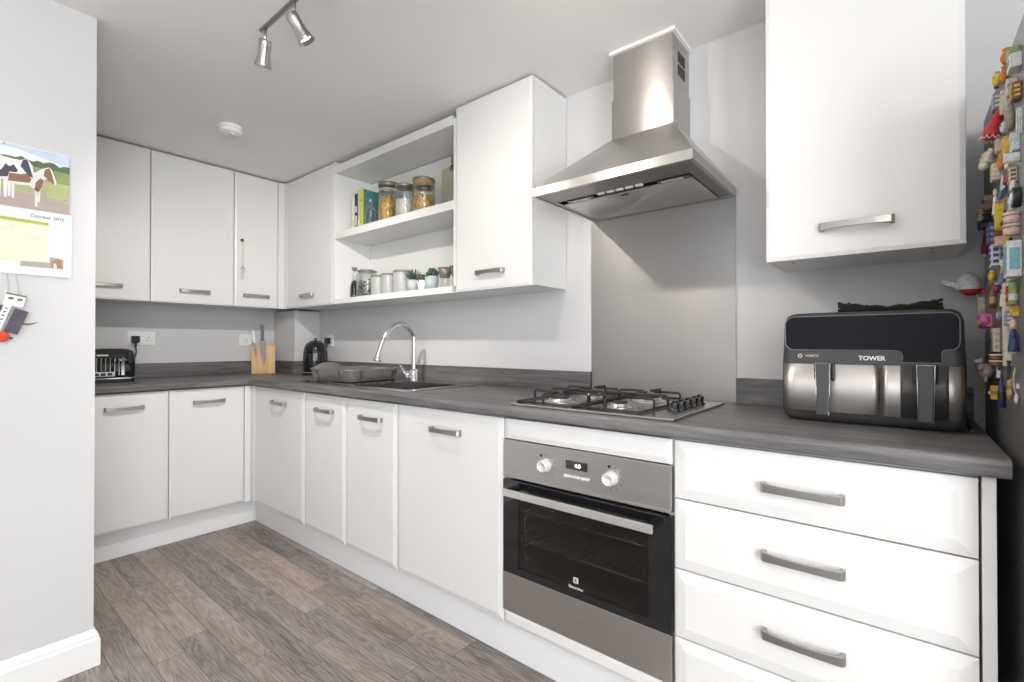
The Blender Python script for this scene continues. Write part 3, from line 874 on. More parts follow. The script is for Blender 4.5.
# ------------------------------------------------------------------ kettle
kt = thing('electric_kettle', 'black ribbed electric kettle on its base in the corner beside a socket', 'kettle', (0.575, -0.165, 0.9105), R(-60))
bm = bmesh.new(); lathe(bm, [(0, 0), (0.086, 0), (0.088, 0.006), (0.086, 0.016), (0.074, 0.02), (0, 0.02)], 36); obj('power_base', bm, BLACK, kt)
bm = bmesh.new(); lathe(bm, [(0.078, 0.014), (0.0895, 0.0165), (0.0885, 0.02), (0.078, 0.021)], 36); obj('base_ring', bm, CHROME, kt, 'chrome ring round the kettle foot')
bm = bmesh.new()
prof = [(0.0, 0.022), (0.076, 0.022), (0.079, 0.03), (0.079, 0.10), (0.077, 0.145), (0.071, 0.185), (0.060, 0.212), (0.046, 0.226), (0.0, 0.228)]
vs = lathe(bm, prof, 72)
for v in vs:
    rr = math.hypot(v.co.x, v.co.y)
    if rr > 0.03 and 0.03 < v.co.z < 0.215:
        a = math.atan2(v.co.y, v.co.x); k = 1 + 0.028 * math.cos(a * 18); v.co.x *= k; v.co.y *= k
bdy = obj('kettle_body', bm, BLACKG, kt)
bm = bmesh.new(); lathe(bm, [(0, 0.2285), (0.043, 0.2285), (0.04, 0.234), (0.02, 0.238), (0.008, 0.240), (0.008, 0.247), (0.016, 0.252), (0.0, 0.256)], 28); obj('lid', bm, BLACKG, kt)
bm = bmesh.new(); tube(bm, [(-0.066, 0, 0.20), (-0.10, 0, 0.195), (-0.122, 0, 0.165), (-0.12, 0, 0.11), (-0.105, 0, 0.07), (-0.078, 0, 0.055)], 0.009, 12); obj('handle', bm, BLACK, kt)
bm = bmesh.new(); tube(bm, [(0.070, 0, 0.165), (0.088, 0, 0.185), (0.100, 0, 0.205)], 0.012, 12, radii=[0.02, 0.015, 0.012]); obj('spout', bm, BLACKG, kt)

# ------------------------------------------------------------------ sockets, plugs
def socket(label, loc, rz, gang):
    t = thing('wall_socket', label, 'socket', loc, rz)
    hw_ = 0.073 if gang == 2 else 0.043
    pl = obj('faceplate', B(((-hw_, -0.009, -0.043), (hw_, -0.0006, 0.043)), bev=0.002), PLASW, t)
    for cx_ in ((-0.036, 0.036) if gang == 2 else (0.0,)):
        bm = bmesh.new()
        box(bm, (cx_ - 0.002, -0.0095, 0.0), (cx_ + 0.002, -0.0088, 0.009)); 
        for s in (-1, 1): box(bm, (cx_ + s * 0.011 - 0.0032, -0.0095, -0.016), (cx_ + s * 0.011 + 0.0032, -0.0088, -0.012))
        obj('pin_holes', bm, BLACK, t)
    for cx_ in ((-0.010, 0.010) if gang == 2 else (0.022,)):
        obj('switch', B(((cx_ - 0.005, -0.0115, 0.012), (cx_ + 0.005, -0.0088, 0.030)), bev=0.001), PLASW, t)
    return t
socket('white double wall socket above the toaster', (0.0, -1.016, 1.160), EAST, 2)
socket('white single wall socket left of the knife block', (0.0, -0.395, 1.153), EAST, 1)
socket('white single wall socket beside the kettle', (0.487, 0.0, 1.150), 0, 1)
def plug(name, label, loc, rz, pts, dr_):
    t = thing(name, label, 'plug', loc, rz)
    bm = bmesh.new(); box(bm, (-0.021, -0.030, -0.022), (0.021, -0.0, 0.022), 0.006, 3); obj('plug_body', bm, BLACK, t)
    bm = bmesh.new(); tube(bm, [(0, -0.018, -0.016), (0, -0.02, -0.045)], 0.006, 10, False); tube(bm, pts, 0.0035, 8); obj('cable', bm, BLACK, t)
    return t
plug('power_plug', 'black plug in the double socket with its cable dropping to the toaster', (0.0125, -1.052, 1.152), EAST,
     [(0, -0.02, -0.04), (0.001, -0.03, -0.075), (-0.014, -0.06, -0.125), (-0.045, -0.11, -0.165), (-0.085, -0.155, -0.19)], 0)
plug('power_plug', 'black plug in the single socket behind the kettle, cable hanging down', (0.487, -0.0125, 1.147), 0,
     [(0, -0.02, -0.04), (-0.004, -0.025, -0.10), (-0.012, -0.04, -0.17), (-0.006, -0.035, -0.222), (-0.006, -0.05, -0.2325), (0.0, -0.058, -0.2325)], 0)

# ------------------------------------------------------------------ toaster
ts = thing('toaster', 'glossy black four-slot toaster on the return worktop, cut off by the partition', 'toaster', (0.30, -1.29, 0.9105), EAST)
# local: x -> world +y (long side), -y -> world +x (front)
bm = bmesh.new()
hx_, hy_ = 0.165, 0.095
P = rrect(hx_, hy_, 0.04, 6)
def lvl(s, z):
    return [bm.verts.new((x * s[0], y * s[1], z)) for x, y in P]
rs = [lvl((0.97, 0.95), 0.022), lvl((1, 1), 0.035), lvl((1.0, 1.0), 0.13), lvl((0.985, 0.97), 0.155), lvl((0.95, 0.9), 0.172), lvl((0.88, 0.78), 0.182), lvl((0.7, 0.5), 0.185)]
for g, h in zip(rs, rs[1:]):
    for i in range(len(P)): bm.faces.new((g[i], g[(i + 1) % len(P)], h[(i + 1) % len(P)], h[i])).smooth = True
bm.faces.new(rs[0]); bm.faces.new(rs[-1])
obj('shell', bm, BLACKG, ts)
bm = bmesh.new(); vs0 = prism(bm, [(x * 0.99, y * 0.98) for x, y in P], 2, 0.0, 0.02); obj('base', bm, BLACK, ts)
bm = bmesh.new()
vo = [(x * 1.005, y * 1.01) for x, y in P]
prism(bm, vo, 2, 0.0205, 0.0275); obj('trim_band', bm, CHROME, ts)
bm = bmesh.new()
for y in (-0.035, 0.035):
    for x0_, x1_ in ((-0.14, -0.01), (0.01, 0.14)): box(bm, (x0_, y - 0.014, 0.1855), (x1_, y + 0.014, 0.187))
obj('bread_slot', bm, flat('slot_black', (0.005, 0.005, 0.005), 0.7), ts)
# front fittings
fy = -hy_ - 0.0005
bm = bmesh.new()
for k in range(7): box(bm, (-0.03 + k * 0.019 - 0.0022, fy - 0.003, 0.062 if k < 5 else 0.04), (-0.03 + k * 0.019 + 0.0022, fy, 0.135), 0.001)
obj('chrome_rib', bm, CHROME, ts)
bm = B(((-0.06, fy - 0.004, 0.036), (0.065, fy, 0.060)), bev=0.001)
cpn = obj('button_panel', bm, flat('toaster_panel', (0.62, 0.62, 0.64), 0.3, 0.7), ts)
bm = bmesh.new()
for k in range(4): box(bm, (-0.05 + k * 0.028, fy - 0.0065, 0.041), (-0.05 + k * 0.028 + 0.02, fy - 0.004, 0.055), 0.001)
obj('button', bm, BLACK, cpn)
bm = bmesh.new(); box(bm, (0.094, fy - 0.002, 0.04), (0.108, fy + 0.001, 0.14), 0.0008); tr = obj('lever_track', bm, CHROME, ts)
obj('lever', B(((0.088, fy - 0.018, 0.118), (0.114, fy - 0.002, 0.130)), bev=0.002), CHROME, tr)
obj('badge', B(((-0.01, fy - 0.0012, 0.147), (0.038, fy + 0.006, 0.154)), bev=0.0005), flat('badge_gold', (0.75, 0.68, 0.55), 0.35, 0.6), ts)

# ------------------------------------------------------------------ knife block
kb = thing('knife_block', 'upright bamboo knife block near the corner of the worktop', 'knife block', (0.196, -0.352, 0.9105), PI / 2 - math.atan2(0.063, 0.139))
bm = bmesh.new(); box(bm, (-0.0765, 0.0, 0.0), (0.0765, 0.075, 0.203), 0.003); obj('block', bm, BAMBOO, kb)
def knife(label, x, z_tip, lean, blade_l, blade_w, handle_l, hm, name='kitchen_knife'):
    t = thing(name, label, 'knife', (0, 0, 0))
    t.matrix_world = Matrix.Translation((0.196, -0.352, 0.9105)) @ Matrix.Rotation(PI / 2 - math.atan2(0.063, 0.139), 4, 'Z') @ Matrix.Translation((x, -0.004, z_tip)) @ Matrix.Rotation(lean, 4, 'Y')
    bm = bmesh.new()
    prism(bm, [(0.0, 0.0), (blade_w * .45, blade_l * .35), (blade_w * .5, blade_l), (-blade_w * .5, blade_l), (-blade_w * .42, blade_l * .5)], 1, -0.001, 0.001)
    obj('blade', bm, flat('knife_steel', (0.20, 0.19, 0.18), 0.5, 0.5), t)
    bm = bmesh.new()
    box(bm, (-0.011, -0.009, blade_l), (0.011, 0.0085 - 0.006, blade_l + 0.014), 0.002)
    prism(bm, [(-0.009, blade_l + 0.012), (0.009, blade_l + 0.012), (0.013, blade_l + handle_l * .55), (0.009, blade_l + handle_l), (-0.006, blade_l + handle_l), (-0.010, blade_l + handle_l * .5)], 1, -0.009, 0.0025, bev=0.002)
    obj('handle', bm, hm, t)
knife('larger kitchen knife with dark handle on the front of the knife block', 0.004, 0.052, R(-3), 0.185, 0.042, 0.115, BLACK)
knife('slim all-steel knife leaning left on the front of the knife block', -0.045, 0.105, R(-6), 0.115, 0.020, 0.09, flat('knife_handle_steel', (0.45, 0.44, 0.43), 0.45, 0.4))

# ------------------------------------------------------------------ air fryer
af = thing('air_fryer', 'black and steel dual-basket air fryer at the right end of the worktop', 'air fryer', (3.664, -0.338, 0.9105), R(0.0))
DKG = flat('charcoal_plastic', (0.050, 0.049, 0.048), 0.33)
GLB = flat('gloss_touch_panel', (0.006, 0.007, 0.011), 0.40, spec=0.16)
hw_ = 0.193
def af_section(inset, depth0=0.0, depth1=0.27, r=0.022):
    # plan outline: front slightly bowed, rounded corners
    P = []
    n = 8
    for k in range(n + 1):
        a = R(180 + 90 * k / n); P.append((-hw_ + inset + r + r * math.cos(a), depth0 + 0.004 + r + r * math.sin(a)))
    for k in range(1, 8):
        t = k / 8; x = (-hw_ + r) * (1 - t) + (hw_ - r) * t
        P.append((x, depth0 + 0.004 * (1 - math.sin(PI * t))))
    for k in range(n + 1):
        a = R(270 + 90 * k / n); P.append((hw_ - inset - r + r * math.cos(a), depth0 + 0.004 + r + r * math.sin(a)))
    P += [(hw_ - inset, depth1 - 0.02), (hw_ - inset - 0.02, depth1), (-hw_ + inset + 0.02, depth1), (-hw_ + inset, depth1 - 0.02)]
    return P
def loft(bm, secs, cap=True):
    R_ = [[bm.verts.new((x, y, z)) for x, y in P] for P, z in secs]
    n = len(R_[0])
    for g, h in zip(R_, R_[1:]):
        for i in range(n): bm.faces.new((g[i], g[(i + 1) % n], h[(i + 1) % n], h[i])).smooth = True
    if cap: bm.faces.new(R_[0]); bm.faces.new(R_[-1])
bm = bmesh.new()
loft(bm, [(af_section(0.02, 0.02, 0.25), 0.0), (af_section(0.006, 0.006, 0.265), 0.010), (af_section(0.0), 0.026), (af_section(0.0), 0.158), (af_section(0.002), 0.195), (af_section(0.004, 0.004, 0.268), 0.270), (af_section(0.010, 0.008, 0.262), 0.289), (af_section(0.022, 0.018, 0.25), 0.298), (af_section(0.05, 0.055, 0.22), 0.301)])
obj('housing', bm, DKG, af)
# gloss control fascia: sloped, with the lower notch above the right drawer
def fy_(x): return 0.012 * (1 - math.cos(PI * x / (2 * hw_))) - 0.0
poly = []
def arc(cx_, cz_, r, a0, a1, n=6):
    return [(cx_ + r * math.cos(R(a0 + (a1 - a0) * k / n)), cz_ + r * math.sin(R(a0 + (a1 - a0) * k / n))) for k in range(n + 1)]
poly = arc(-0.16, 0.266, 0.022, 180, 90) + arc(0.158, 0.266, 0.022, 90, 0) + arc(0.160, 0.217, 0.020, 0, -60) + arc(0.160, 0.187, 0.0125, 120, 180) + [(0.1475, 0.166), (0.0745, 0.166)] + arc(0.0600, 0.182, 0.0145, 0, 90) + arc(-0.160, 0.2185, 0.022, 270, 180)
bm = bmesh.new()
def fascia_y(x, z):
    base = 0.004 * (1 - math.sin(PI * (x + hw_) / (2 * hw_)))
    return base + (0.0 if z < 0.195 else (z - 0.195) / 0.067 * 0.006) + (0 if z < 0.262 else (z - 0.262) / 0.024 * 0.008)
prism(bm, poly, 1, -0.0022, 0.014, bev=0.0008)
obj('touch_panel', bm, GLB, af, 'glossy black control panel')
# thin bright edge round the panel
bm = bmesh.new()
tube(bm, [(x, -0.002, z) for x, z in poly + poly[:1]], 0.0011, 6, False)
obj('panel_edge', bm, flat('grey_edge', (0.22, 0.22, 0.21), 0.3, 0.3), af)
# steel drawer fronts (bowed), seam at x=0.037
def front_plate(x0_, x1_, z0_, z1_, off, mat, name, parent, lab=None):
    bm = bmesh.new(); n = 14
    g = []
    for k in range(n + 1):
        x = x0_ + (x1_ - x0_) * k / n
        y = 0.004 * (1 - math.sin(PI * (x + hw_) / (2 * hw_)))
        rr = 0.022
        if x < -hw_ + rr: y = 0.004 + rr - math.sqrt(max(0, rr * rr - (x + hw_ - rr) ** 2))
        if x > hw_ - rr: y = 0.004 + rr - math.sqrt(max(0, rr * rr - (x - hw_ + rr) ** 2))
        g.append((x, y))
    vs = [[bm.verts.new((x, y - off, z)) for z in (z0_, z1_)] + [bm.verts.new((x, y + 0.002, z)) for z in (z0_, z1_)] for x, y in g]
    for a, b in zip(vs, vs[1:]):
        for i, j in ((0, 1), (1, 3), (3, 2), (2, 0)): bm.faces.new((a[i], a[j], b[j], b[i])).smooth = (i, j) == (0, 1)
    bm.faces.new((vs[0][0], vs[0][1], vs[0][3], vs[0][2])); bm.faces.new((vs[-1][0], vs[-1][1], vs[-1][3], vs[-1][2]))
    return obj(name, bm, mat, parent, lab)
AFS = brushed('air_fryer_steel', (0.74, 0.70, 0.67), 0.42, 2, 0.12)
d1 = front_plate(-0.189, 0.030, 0.030, 0.158, 0.003, AFS, 'drawer', af, 'brushed steel left basket drawer')
d2 = front_plate(0.036, 0.189, 0.030, 0.158, 0.003, AFS, 'drawer', af, 'right basket drawer, steel with a wide black centre')
front_plate(0.070, 0.160, 0.030, 0.160, 0.0045, DKG, 'drawer_centre', d2)
for x, d in ((-0.089, d1), (0.117, d2)):
    bm = bmesh.new(); box(bm, (x - 0.024, -0.010, 0.115), (x + 0.024, 0.0, 0.160), 0.004); obj('handle_recess', bm, BLACK, d)
    bm = bmesh.new()
    prism(bm, [(x - 0.0165, 0.162), (x + 0.0165, 0.162), (x + 0.0135, 0.026), (x - 0.0135, 0.026)], 1, -0.046, -0.030, bev=0.003)
    box(bm, (x - 0.012, -0.036, 0.125), (x + 0.012, -0.002, 0.158), 0.002)
    h = obj('handle', bm, flat('handle_charcoal', (0.055, 0.052, 0.05), 0.38), d)
    bm = bmesh.new(); q = [(x - 0.0165, -0.0455, 0.162), (x + 0.0165, -0.0455, 0.162), (x + 0.0135, -0.0455, 0.026), (x - 0.0135, -0.0455, 0.026), (x - 0.0165, -0.0455, 0.162)]
    tube(bm, q, 0.0011, 6, False); obj('handle_edge', bm, CHROME, h)
text('brand_name', 'TOWER', 0.0155, (0.013, -0.0022, 0.1755), LW, af, bold=0.0006)
text('range_name', 'VORTX', 0.0095, (-0.118, 0.0008, 0.180), flat('pale_gold_print', (0.75, 0.66, 0.45), 0.4), af)
bm = bmesh.new()
lathe(bm, [(0.0032, 0), (0.0055, 0), (0.0055, 0.0006), (0.0032, 0.0006), (0.0032, 0)], 24, M=Matrix.Translation((-0.147, 0.0022, 0.180)) @ Matrix.Rotation(PI / 2, 4, 'X'))
obj('range_emblem', bm, MAT['pale_gold_print'], af)
# power lead
bm = bmesh.new(); tube(bm, [(0.188, 0.22, 0.06), (0.205, 0.235, 0.03), (0.206, 0.20, 0.006), (0.205, 0.10, 0.0045), (0.203, 0.04, 0.0045)], 0.0035, 8); obj('power_lead', bm, BLACK, af)

# folded dark cloth on the air fryer
bm = bmesh.new()
nx, ny = 46, 14
g = []
random.seed(3)
for layer in range(1):
    for i in range(nx + 1):
        row = []
        for j in range(ny + 1):
            u_ = i / nx; v_ = j / ny
            x = -0.105 + 0.22 * u_ + 0.005 * math.sin(v_ * 9)
            y = -0.055 + 0.13 * v_ + 0.006 * math.sin(u_ * 14)
            ends = (abs(u_ - 0.52) * 2) ** 1.5
            edge = min(1, min(u_, 1 - u_) * 14) * min(1, min(v_, 1 - v_) * 6)
            h = (0.011 + 0.017 * ends + 0.004 * math.sin(u_ * 37 + v_ * 5) * math.sin(v_ * 11 + 1) + 0.0025 * math.sin(u_ * 61 - v_ * 14)) * (edge ** 0.5)
            row.append((x, y, max(h, 0.0015)))
        g.append(row)
top = [[bm.verts.new(p) for p in r_] for r_ in g]
bot = [[bm.verts.new((p[0], p[1], 0.0)) for p in r_] for r_ in g]
for i in range(nx):
    for j in range(ny):
        bm.faces.new((top[i][j], top[i + 1][j], top[i + 1][j + 1], top[i][j + 1])).smooth = True
        bm.faces.new((bot[i][j], bot[i][j + 1], bot[i + 1][j + 1], bot[i + 1][j]))
for i in range(nx):
    bm.faces.new((top[i][0], bot[i][0], bot[i + 1][0], top[i + 1][0])); bm.faces.new((top[i][ny], top[i + 1][ny], bot[i + 1][ny], bot[i][ny]))
for j in range(ny):
    bm.faces.new((top[0][j], top[0][j + 1], bot[0][j + 1], bot[0][j])); bm.faces.new((top[nx][j], bot[nx][j], bot[nx][j + 1], top[nx][j + 1]))
# hem folds on the front edge
for k in range(3):
    pts = [(-0.105 + 0.22 * i / 16, -0.058 - 0.002 * k, 0.005 + 0.007 * k * (0.3 + (abs(i / 16 - .52) * 2) ** 1.5) + 0.002 * math.sin(i * 1.9 + k)) for i in range(17)]
    tube(bm, pts, 0.004, 8, n=3)
cl = obj('folded_cloth', bm, flat('dark_cloth', (0.022, 0.017, 0.016), 0.95, bump=0.8, bscale=900))
cl.location = (3.703, -0.195, 1.2125)
tag(cl, 'crumpled dark brown cloth lying folded on the air fryer', 'cloth')

# ------------------------------------------------------------------ shelf contents
def book(label, x0_, x1_, y0_, y1_, h, col, cover=None, pages=True, decor=None):
    t = thing('book', label, 'book', (x0_, y0_, SHB), 0)
    th = x1_ - x0_ - 0.001; d = y1_ - y0_
    sp = flat('book_' + label[:18].replace(' ', '_'), col, 0.5, var=0.05)
    bm = bmesh.new(); box(bm, (0, 0, 0), (th, 0.0025, h), 0.0006); box(bm, (0, 0.0025, 0), (0.0022, d, h)); 
    obj('spine', bm, sp, t)
    obj('cover', B(((th - 0.0022, 0.0026, 0), (th, d, h))), flat('cover_' + label[:18].replace(' ', '_'), cover or col, 0.4, var=0.1, vscale=30), t)
    obj('pages', B(((0.0023, 0.003, 0.003), (th - 0.0023, d - 0.004, h - 0.003))), PAPER, t)
    if decor: 
        bm = bmesh.new()
        for z0_, z1_ in decor[1]: box(bm, (th * .2, -0.0006, z0_), (th * .8, 0.0, z1_))
        obj('spine_print', bm, flat('print_' + label[:18].replace(' ', '_'), decor[0], 0.5), t)
    return t
book('white-spined book with yellow marks, leftmost on the upper shelf', 1.098, 1.128, -0.215, -0.06, 0.205, (0.75, 0.74, 0.68), decor=((0.7, 0.6, 0.1), [(0.03, 0.07), (0.10, 0.11)]))
book('black-spined book, second from the left on the upper shelf', 1.130, 1.162, -0.215, -0.05, 0.225, (0.03, 0.03, 0.035), decor=((0.6, 0.6, 0.6), [(0.03, 0.09), (0.11, 0.15)]))
book('thin lilac-spined book between the black and the lime book', 1.164, 1.182, -0.215, -0.05, 0.236, (0.55, 0.45, 0.62), decor=((0.9, 0.9, 0.9), [(0.03, 0.06)]))
tb = book('lime-green spined book with a teal illustrated cover', 1.184, 1.222, -0.215, -0.035, 0.242, (0.55, 0.58, 0.02), cover=(0.055, 0.20, 0.23), decor=((0.25, 0.35, 0.02), [(0.04, 0.045), (0.17, 0.18)]))
bm = bmesh.new()
for k in range(34):
    y = random.uniform(0.03, 0.165); z = random.uniform(0.02, 0.17); s = random.uniform(0.003, 0.010)
    sphere(bm, (0.0372, y, z), s, (0.08, 1, 1.2), 8, 6)
obj('cover_print', bm, flat('cover_flowers', (0.35, 0.34, 0.24), 0.5, var=0.4, vscale=80), tb)['kind'] = 'stuff'

def jar(name, label, x, y, z, r, h, lid='clip', fill=None, fill_h=0.7, group=None, cat='jar'):
    t = thing(name, label, cat, (x, y, z))
    bm = bmesh.new()
    lathe(bm, [(0, 0.001), (r * .94, 0.001), (r, 0.006), (r, h * .80), (r * .86, h * .89), (r * .84, h * .92), (r * .80, h * .92), (r * .82, h * .88), (r * .955, h * .79), (r * .955, 0.007), (0, 0.006)], 32)
    obj('glass_body', bm, GLASS, t)
    if lid == 'clip':
        bm = bmesh.new(); lathe(bm, [(0, h * .935), (r * .9, h * .935), (r * .92, h * .955), (r * .8, h * .985), (0, h)], 28); obj('lid', bm, glass_mat('lid_glass', (0.82, 0.85, 0.85), 1.3), t)
        bm = bmesh.new(); lathe(bm, [(r * .88, h * .915), (r * .97, h * .918), (r * .97, h * .937), (r * .88, h * .934)], 28)
        tube(bm, [(r * .95, -0.01, h * .93), (r * 1.08, -0.004, h * .80), (r * 1.08, 0.004, h * .80), (r * .95, 0.01, h * .93)], 0.0015, 6); obj('wire_clip', bm, NICKEL, t)
    elif lid == 'ring':
        bm = bmesh.new(); lathe(bm, [(0, h * .93), (r * .98, h * .93), (r * 1.0, h * .945), (r * 1.0, h * .985), (r * .96, h), (0, h)], 32); obj('lid', bm, flat('bronze_lid', (0.30, 0.27, 0.23), 0.35, 0.7), t)
    if fill == 'pasta':
        bm = bmesh.new(); rf = r * .93
        lathe(bm, [(0, 0.008), (rf * .86, 0.008), (rf * .88, h * fill_h * .93), (0, h * fill_h * .95)], 20)
        for k in range(210):
            a = random.uniform(0, 2 * PI); rr = rf * (0.90 if k > 40 else random.uniform(0, .85)); z_ = random.uniform(0.014, h * fill_h) if k > 40 else h * fill_h * .97
            c = Vector((rr * math.cos(a), rr * math.sin(a), z_)); d = Vector((random.gauss(0, 1), random.gauss(0, 1), random.gauss(0, 1))).normalized() * 0.007
            n_ = Vector((math.cos(a), math.sin(a), 0)); d -= n_ * d.dot(n_) * 0.8
            cyl(bm, c - d, c + d, 0.0032, seg=7, mi=k % 2)
        obj('pasta', bm, [flat('pasta_gold', (0.72, 0.42, 0.07), 0.5, var=0.3, vscale=120), flat('pasta_amber', (0.50, 0.24, 0.03), 0.5)], t)['kind'] = 'stuff'
    elif fill == 'rice':
        bm = bmesh.new(); lathe(bm, [(0, 0.008), (r * .92, 0.008), (r * .93, h * fill_h), (0, h * fill_h * 1.02)], 24); obj('rice', bm, flat('rice_white', (0.74, 0.70, 0.62), 0.8, bump=1.0, bscale=400, var=0.1, vscale=200), t)['kind'] = 'stuff'
    elif fill == 'dark':
        bm = bmesh.new()
        for k in range(140):
            a = random.uniform(0, 2 * PI); rr = r * .82 * (random.uniform(.6, 1)); z_ = random.uniform(0.012, h * fill_h)
            sphere(bm, (rr * math.cos(a), rr * math.sin(a), z_), 0.006, (1.2, 1, 0.7), 7, 5, mi=k % 3 // 2)
        obj('coffee_pods', bm, [flat('pod_dark', (0.07, 0.055, 0.05), 0.4), flat('pod_pale', (0.5, 0.48, 0.45), 0.4)], t)['kind'] = 'stuff'
    return t
jar('storage_jar', 'tall jar of white flour with a bronze ring lid, behind the small pasta jar', 1.300, -0.085, SHB, 0.066, 0.285, 'ring', 'rice', 0.86)
jar('storage_jar', 'small clip-top jar filled with golden pasta, in front on the upper shelf', 1.448, -0.205, SHB, 0.052, 0.186, 'clip', 'pasta', 0.76)
jar('storage_jar', 'bronze-lidded glass jar of white rice between two pasta jars', 1.588, -0.19, SHB, 0.055, 0.188, 'ring', 'rice', 0.55)
jar('storage_jar', 'large clip-top jar of pasta, rightmost jar on the upper shelf', 1.684, -0.165, SHB, 0.0, 0.0) if False else None
lj = jar('storage_jar', 'large glass jar of pasta with a woven top, rightmost of the pasta jars', 1.712, -0.160, SHB, 0.062, 0.204, 'ring', 'pasta', 0.56)
bm = bmesh.new()
for k in range(5): lathe(bm, [(0.0545, 0.156 + k * 0.0075), (0.0590, 0.160 + k * 0.0075), (0.0545, 0.164 + k * 0.0075)], 28)
obj('woven_band', bm, flat('rattan', (0.36, 0.23, 0.11), 0.7, var=0.6, vscale=110), lj)
# small clear bottle in front of the teal book
bt = thing('glass_bottle', 'small clear glass bottle standing in front of the teal book', 'bottle', (1.312, -0.225, SHB))
bm = bmesh.new(); lathe(bm, [(0, 0.001), (0.034, 0.001), (0.036, 0.008), (0.036, 0.08), (0.026, 0.105), (0.013, 0.118), (0.012, 0.14), (0.015, 0.143), (0.010, 0.145), (0.010, 0.118), (0.032, 0.08), (0.032, 0.008), (0, 0.006)], 28); obj('glass_body', bm, GLASS, bt)
bm = bmesh.new(); cyl(bm, (0, 0, 0.143), (0, 0, 0.158), 0.0105, seg=16); obj('stopper', bm, NICKEL, bt)
bm = bmesh.new(); box(bm, (-0.033, -0.014, 0), (0.033, 0.014, 0.09), 0.003)
tag(obj('grey_tin', bm, flat('grey_tin', (0.25, 0.25, 0.26), 0.4, 0.3), loc=(1.765, -0.06, SHB)), 'small grey tin right of the woven-topped pasta jar', 'tin')
bt = thing('corked_bottle', 'tall square glass bottle with a cork beside the tall cabinet', 'bottle', (1.905, -0.115, SHB))
bm = bmesh.new(); box(bm, (-0.05, -0.05, 0.001), (0.05, 0.05, 0.225), 0.01, 3); lathe(bm, [(0.03, 0.222), (0.018, 0.235), (0.017, 0.262), (0.021, 0.265), (0.021, 0.272)], 20); obj('glass_body', bm, glass_mat('amber_tinted_glass', (0.88, 0.84, 0.74)), bt)
bm = bmesh.new(); cyl(bm, (0, 0, 0.262), (0, 0, 0.292), 0.0165, 0.019, 18); obj('cork', bm, CORKM, bt)
bm = bmesh.new(); lathe(bm, [(0.0215, 0.226), (0.0245, 0.23), (0.0245, 0.24), (0.0205, 0.246)], 20); obj('neck_band', bm, BLACK, bt)

# lower shelf
t = thing('oil_bottle', 'small clear bottle with dark base and pourer, far left of the lower shelf', 'bottle', (1.142, -0.222, SHA))
bm = bmesh.new(); lathe(bm, [(0, 0), (0.026, 0), (0.027, 0.055), (0.022, 0.085), (0.010, 0.105), (0, 0.11)], 22); obj('dark_contents', bm, BLACKG, t)
bm = bmesh.new(); lathe(bm, [(0.0285, 0.001), (0.0285, 0.07), (0.018, 0.105), (0.011, 0.125), (0.0105, 0.165)], 22); obj('glass_body', bm, GLASS, t)
bm = bmesh.new(); cyl(bm, (0, 0, 0.165), (0, 0, 0.176), 0.012, seg=16); cyl(bm, (0, 0, 0.176), (0, 0, 0.186), 0.018, seg=16); obj('cap', bm, flat('cap_grey', (0.25, 0.22, 0.2), 0.4), t)
jar('storage_jar', 'clip-top jar of dark mixed contents beside the first canister', 1.240, -0.200, SHA, 0.062, 0.165, 'clip', 'dark', 0.62)
def canister(label, x, y, r, h):
    t = thing('canister', label, 'canister', (x, y, SHA))
    bm = bmesh.new(); lathe(bm, [(0, 0), (r * .97, 0), (r, 0.004), (r, h * .88), (r * .98, h * .89), (0, h * .89)], 36); obj('pot', bm, flat('canister_grey', (0.37, 0.38, 0.375), 0.4), t)
    bm = bmesh.new(); lathe(bm, [(0, h * .892), (r * 1.0, h * .892), (r * 1.01, h * .91), (r * 1.0, h * .965), (r * .9, h), (0, h)], 36); obj('lid', bm, flat('canister_lid', (0.24, 0.20, 0.16), 0.5, var=0.15, vscale=40), t)
canister('pale grey lidded canister, left one beside the dark jar', 1.352, -0.195, 0.046, 0.122)
canister('pale grey lidded canister, middle one of the three', 1.445, -0.190, 0.045, 0.124)
canister('wide pale grey lidded canister beside the spiky plant', 1.552, -0.175, 0.056, 0.132)
LEAF = flat('succulent_green', (0.045, 0.10, 0.065), 0.5, var=0.3, vscale=60)
LEAFD = flat('succulent_dark', (0.07, 0.075, 0.045), 0.5, var=0.3, vscale=60)
def succulent(label, x, y, r, h, potm, kind, lm):
    t = thing('potted_succulent', label, 'potted plant', (x, y, SHA))
    bm = bmesh.new(); lathe(bm, [(0, 0), (r * .78, 0), (r, h), (r * .92, h), (r * .88, h * .93), (0, h * .92)], 28); obj('pot', bm, potm, t)
    bm = bmesh.new(); lathe(bm, [(0, h * .925), (r * .87, h * .935), (0, h * .96)], 18); obj('soil', bm, flat('soil', (0.04, 0.03, 0.025), 0.9), t)
    bm = bmesh.new()
    if kind == 'spiky':
        for k in range(26):
            a = k * 2.4; el = 0.35 + 1.1 * (k / 26); L_ = 0.062
            d = Vector((math.cos(a) * math.cos(el), math.sin(a) * math.cos(el), math.sin(el)))
            p = Vector((0, 0, h * .95))
            tube(bm, [p, p + d * L_ * .5, p + d * L_ + Vector((0, 0, 0.006))], 0.004, 6, n=3, radii=[0.005, 0.0055, 0.004, 0.0022, 0.0006])
    else:
        for k in range(30):
            a = k * 2.4; el = 0.0 + 1.5 * (k / 30); rr = r * random.uniform(.6, 1.0)
            d = Vector((math.cos(a) * math.cos(el), math.sin(a) * math.cos(el), math.sin(el)))
            c = Vector((0, 0, h * 1.02)) + d * rr
            sphere(bm, c, 0.0065 if kind == 'round' else 0.006, (1, 1, 1.8), 7, 6)
    obj('leaves', bm, lm, t)
succulent('spiky aloe-like succulent in a pale grey pot on the lower shelf', 1.672, -0.200, 0.034, 0.066, flat('pot_pale', (0.42, 0.46, 0.46), 0.5), 'spiky', LEAF)
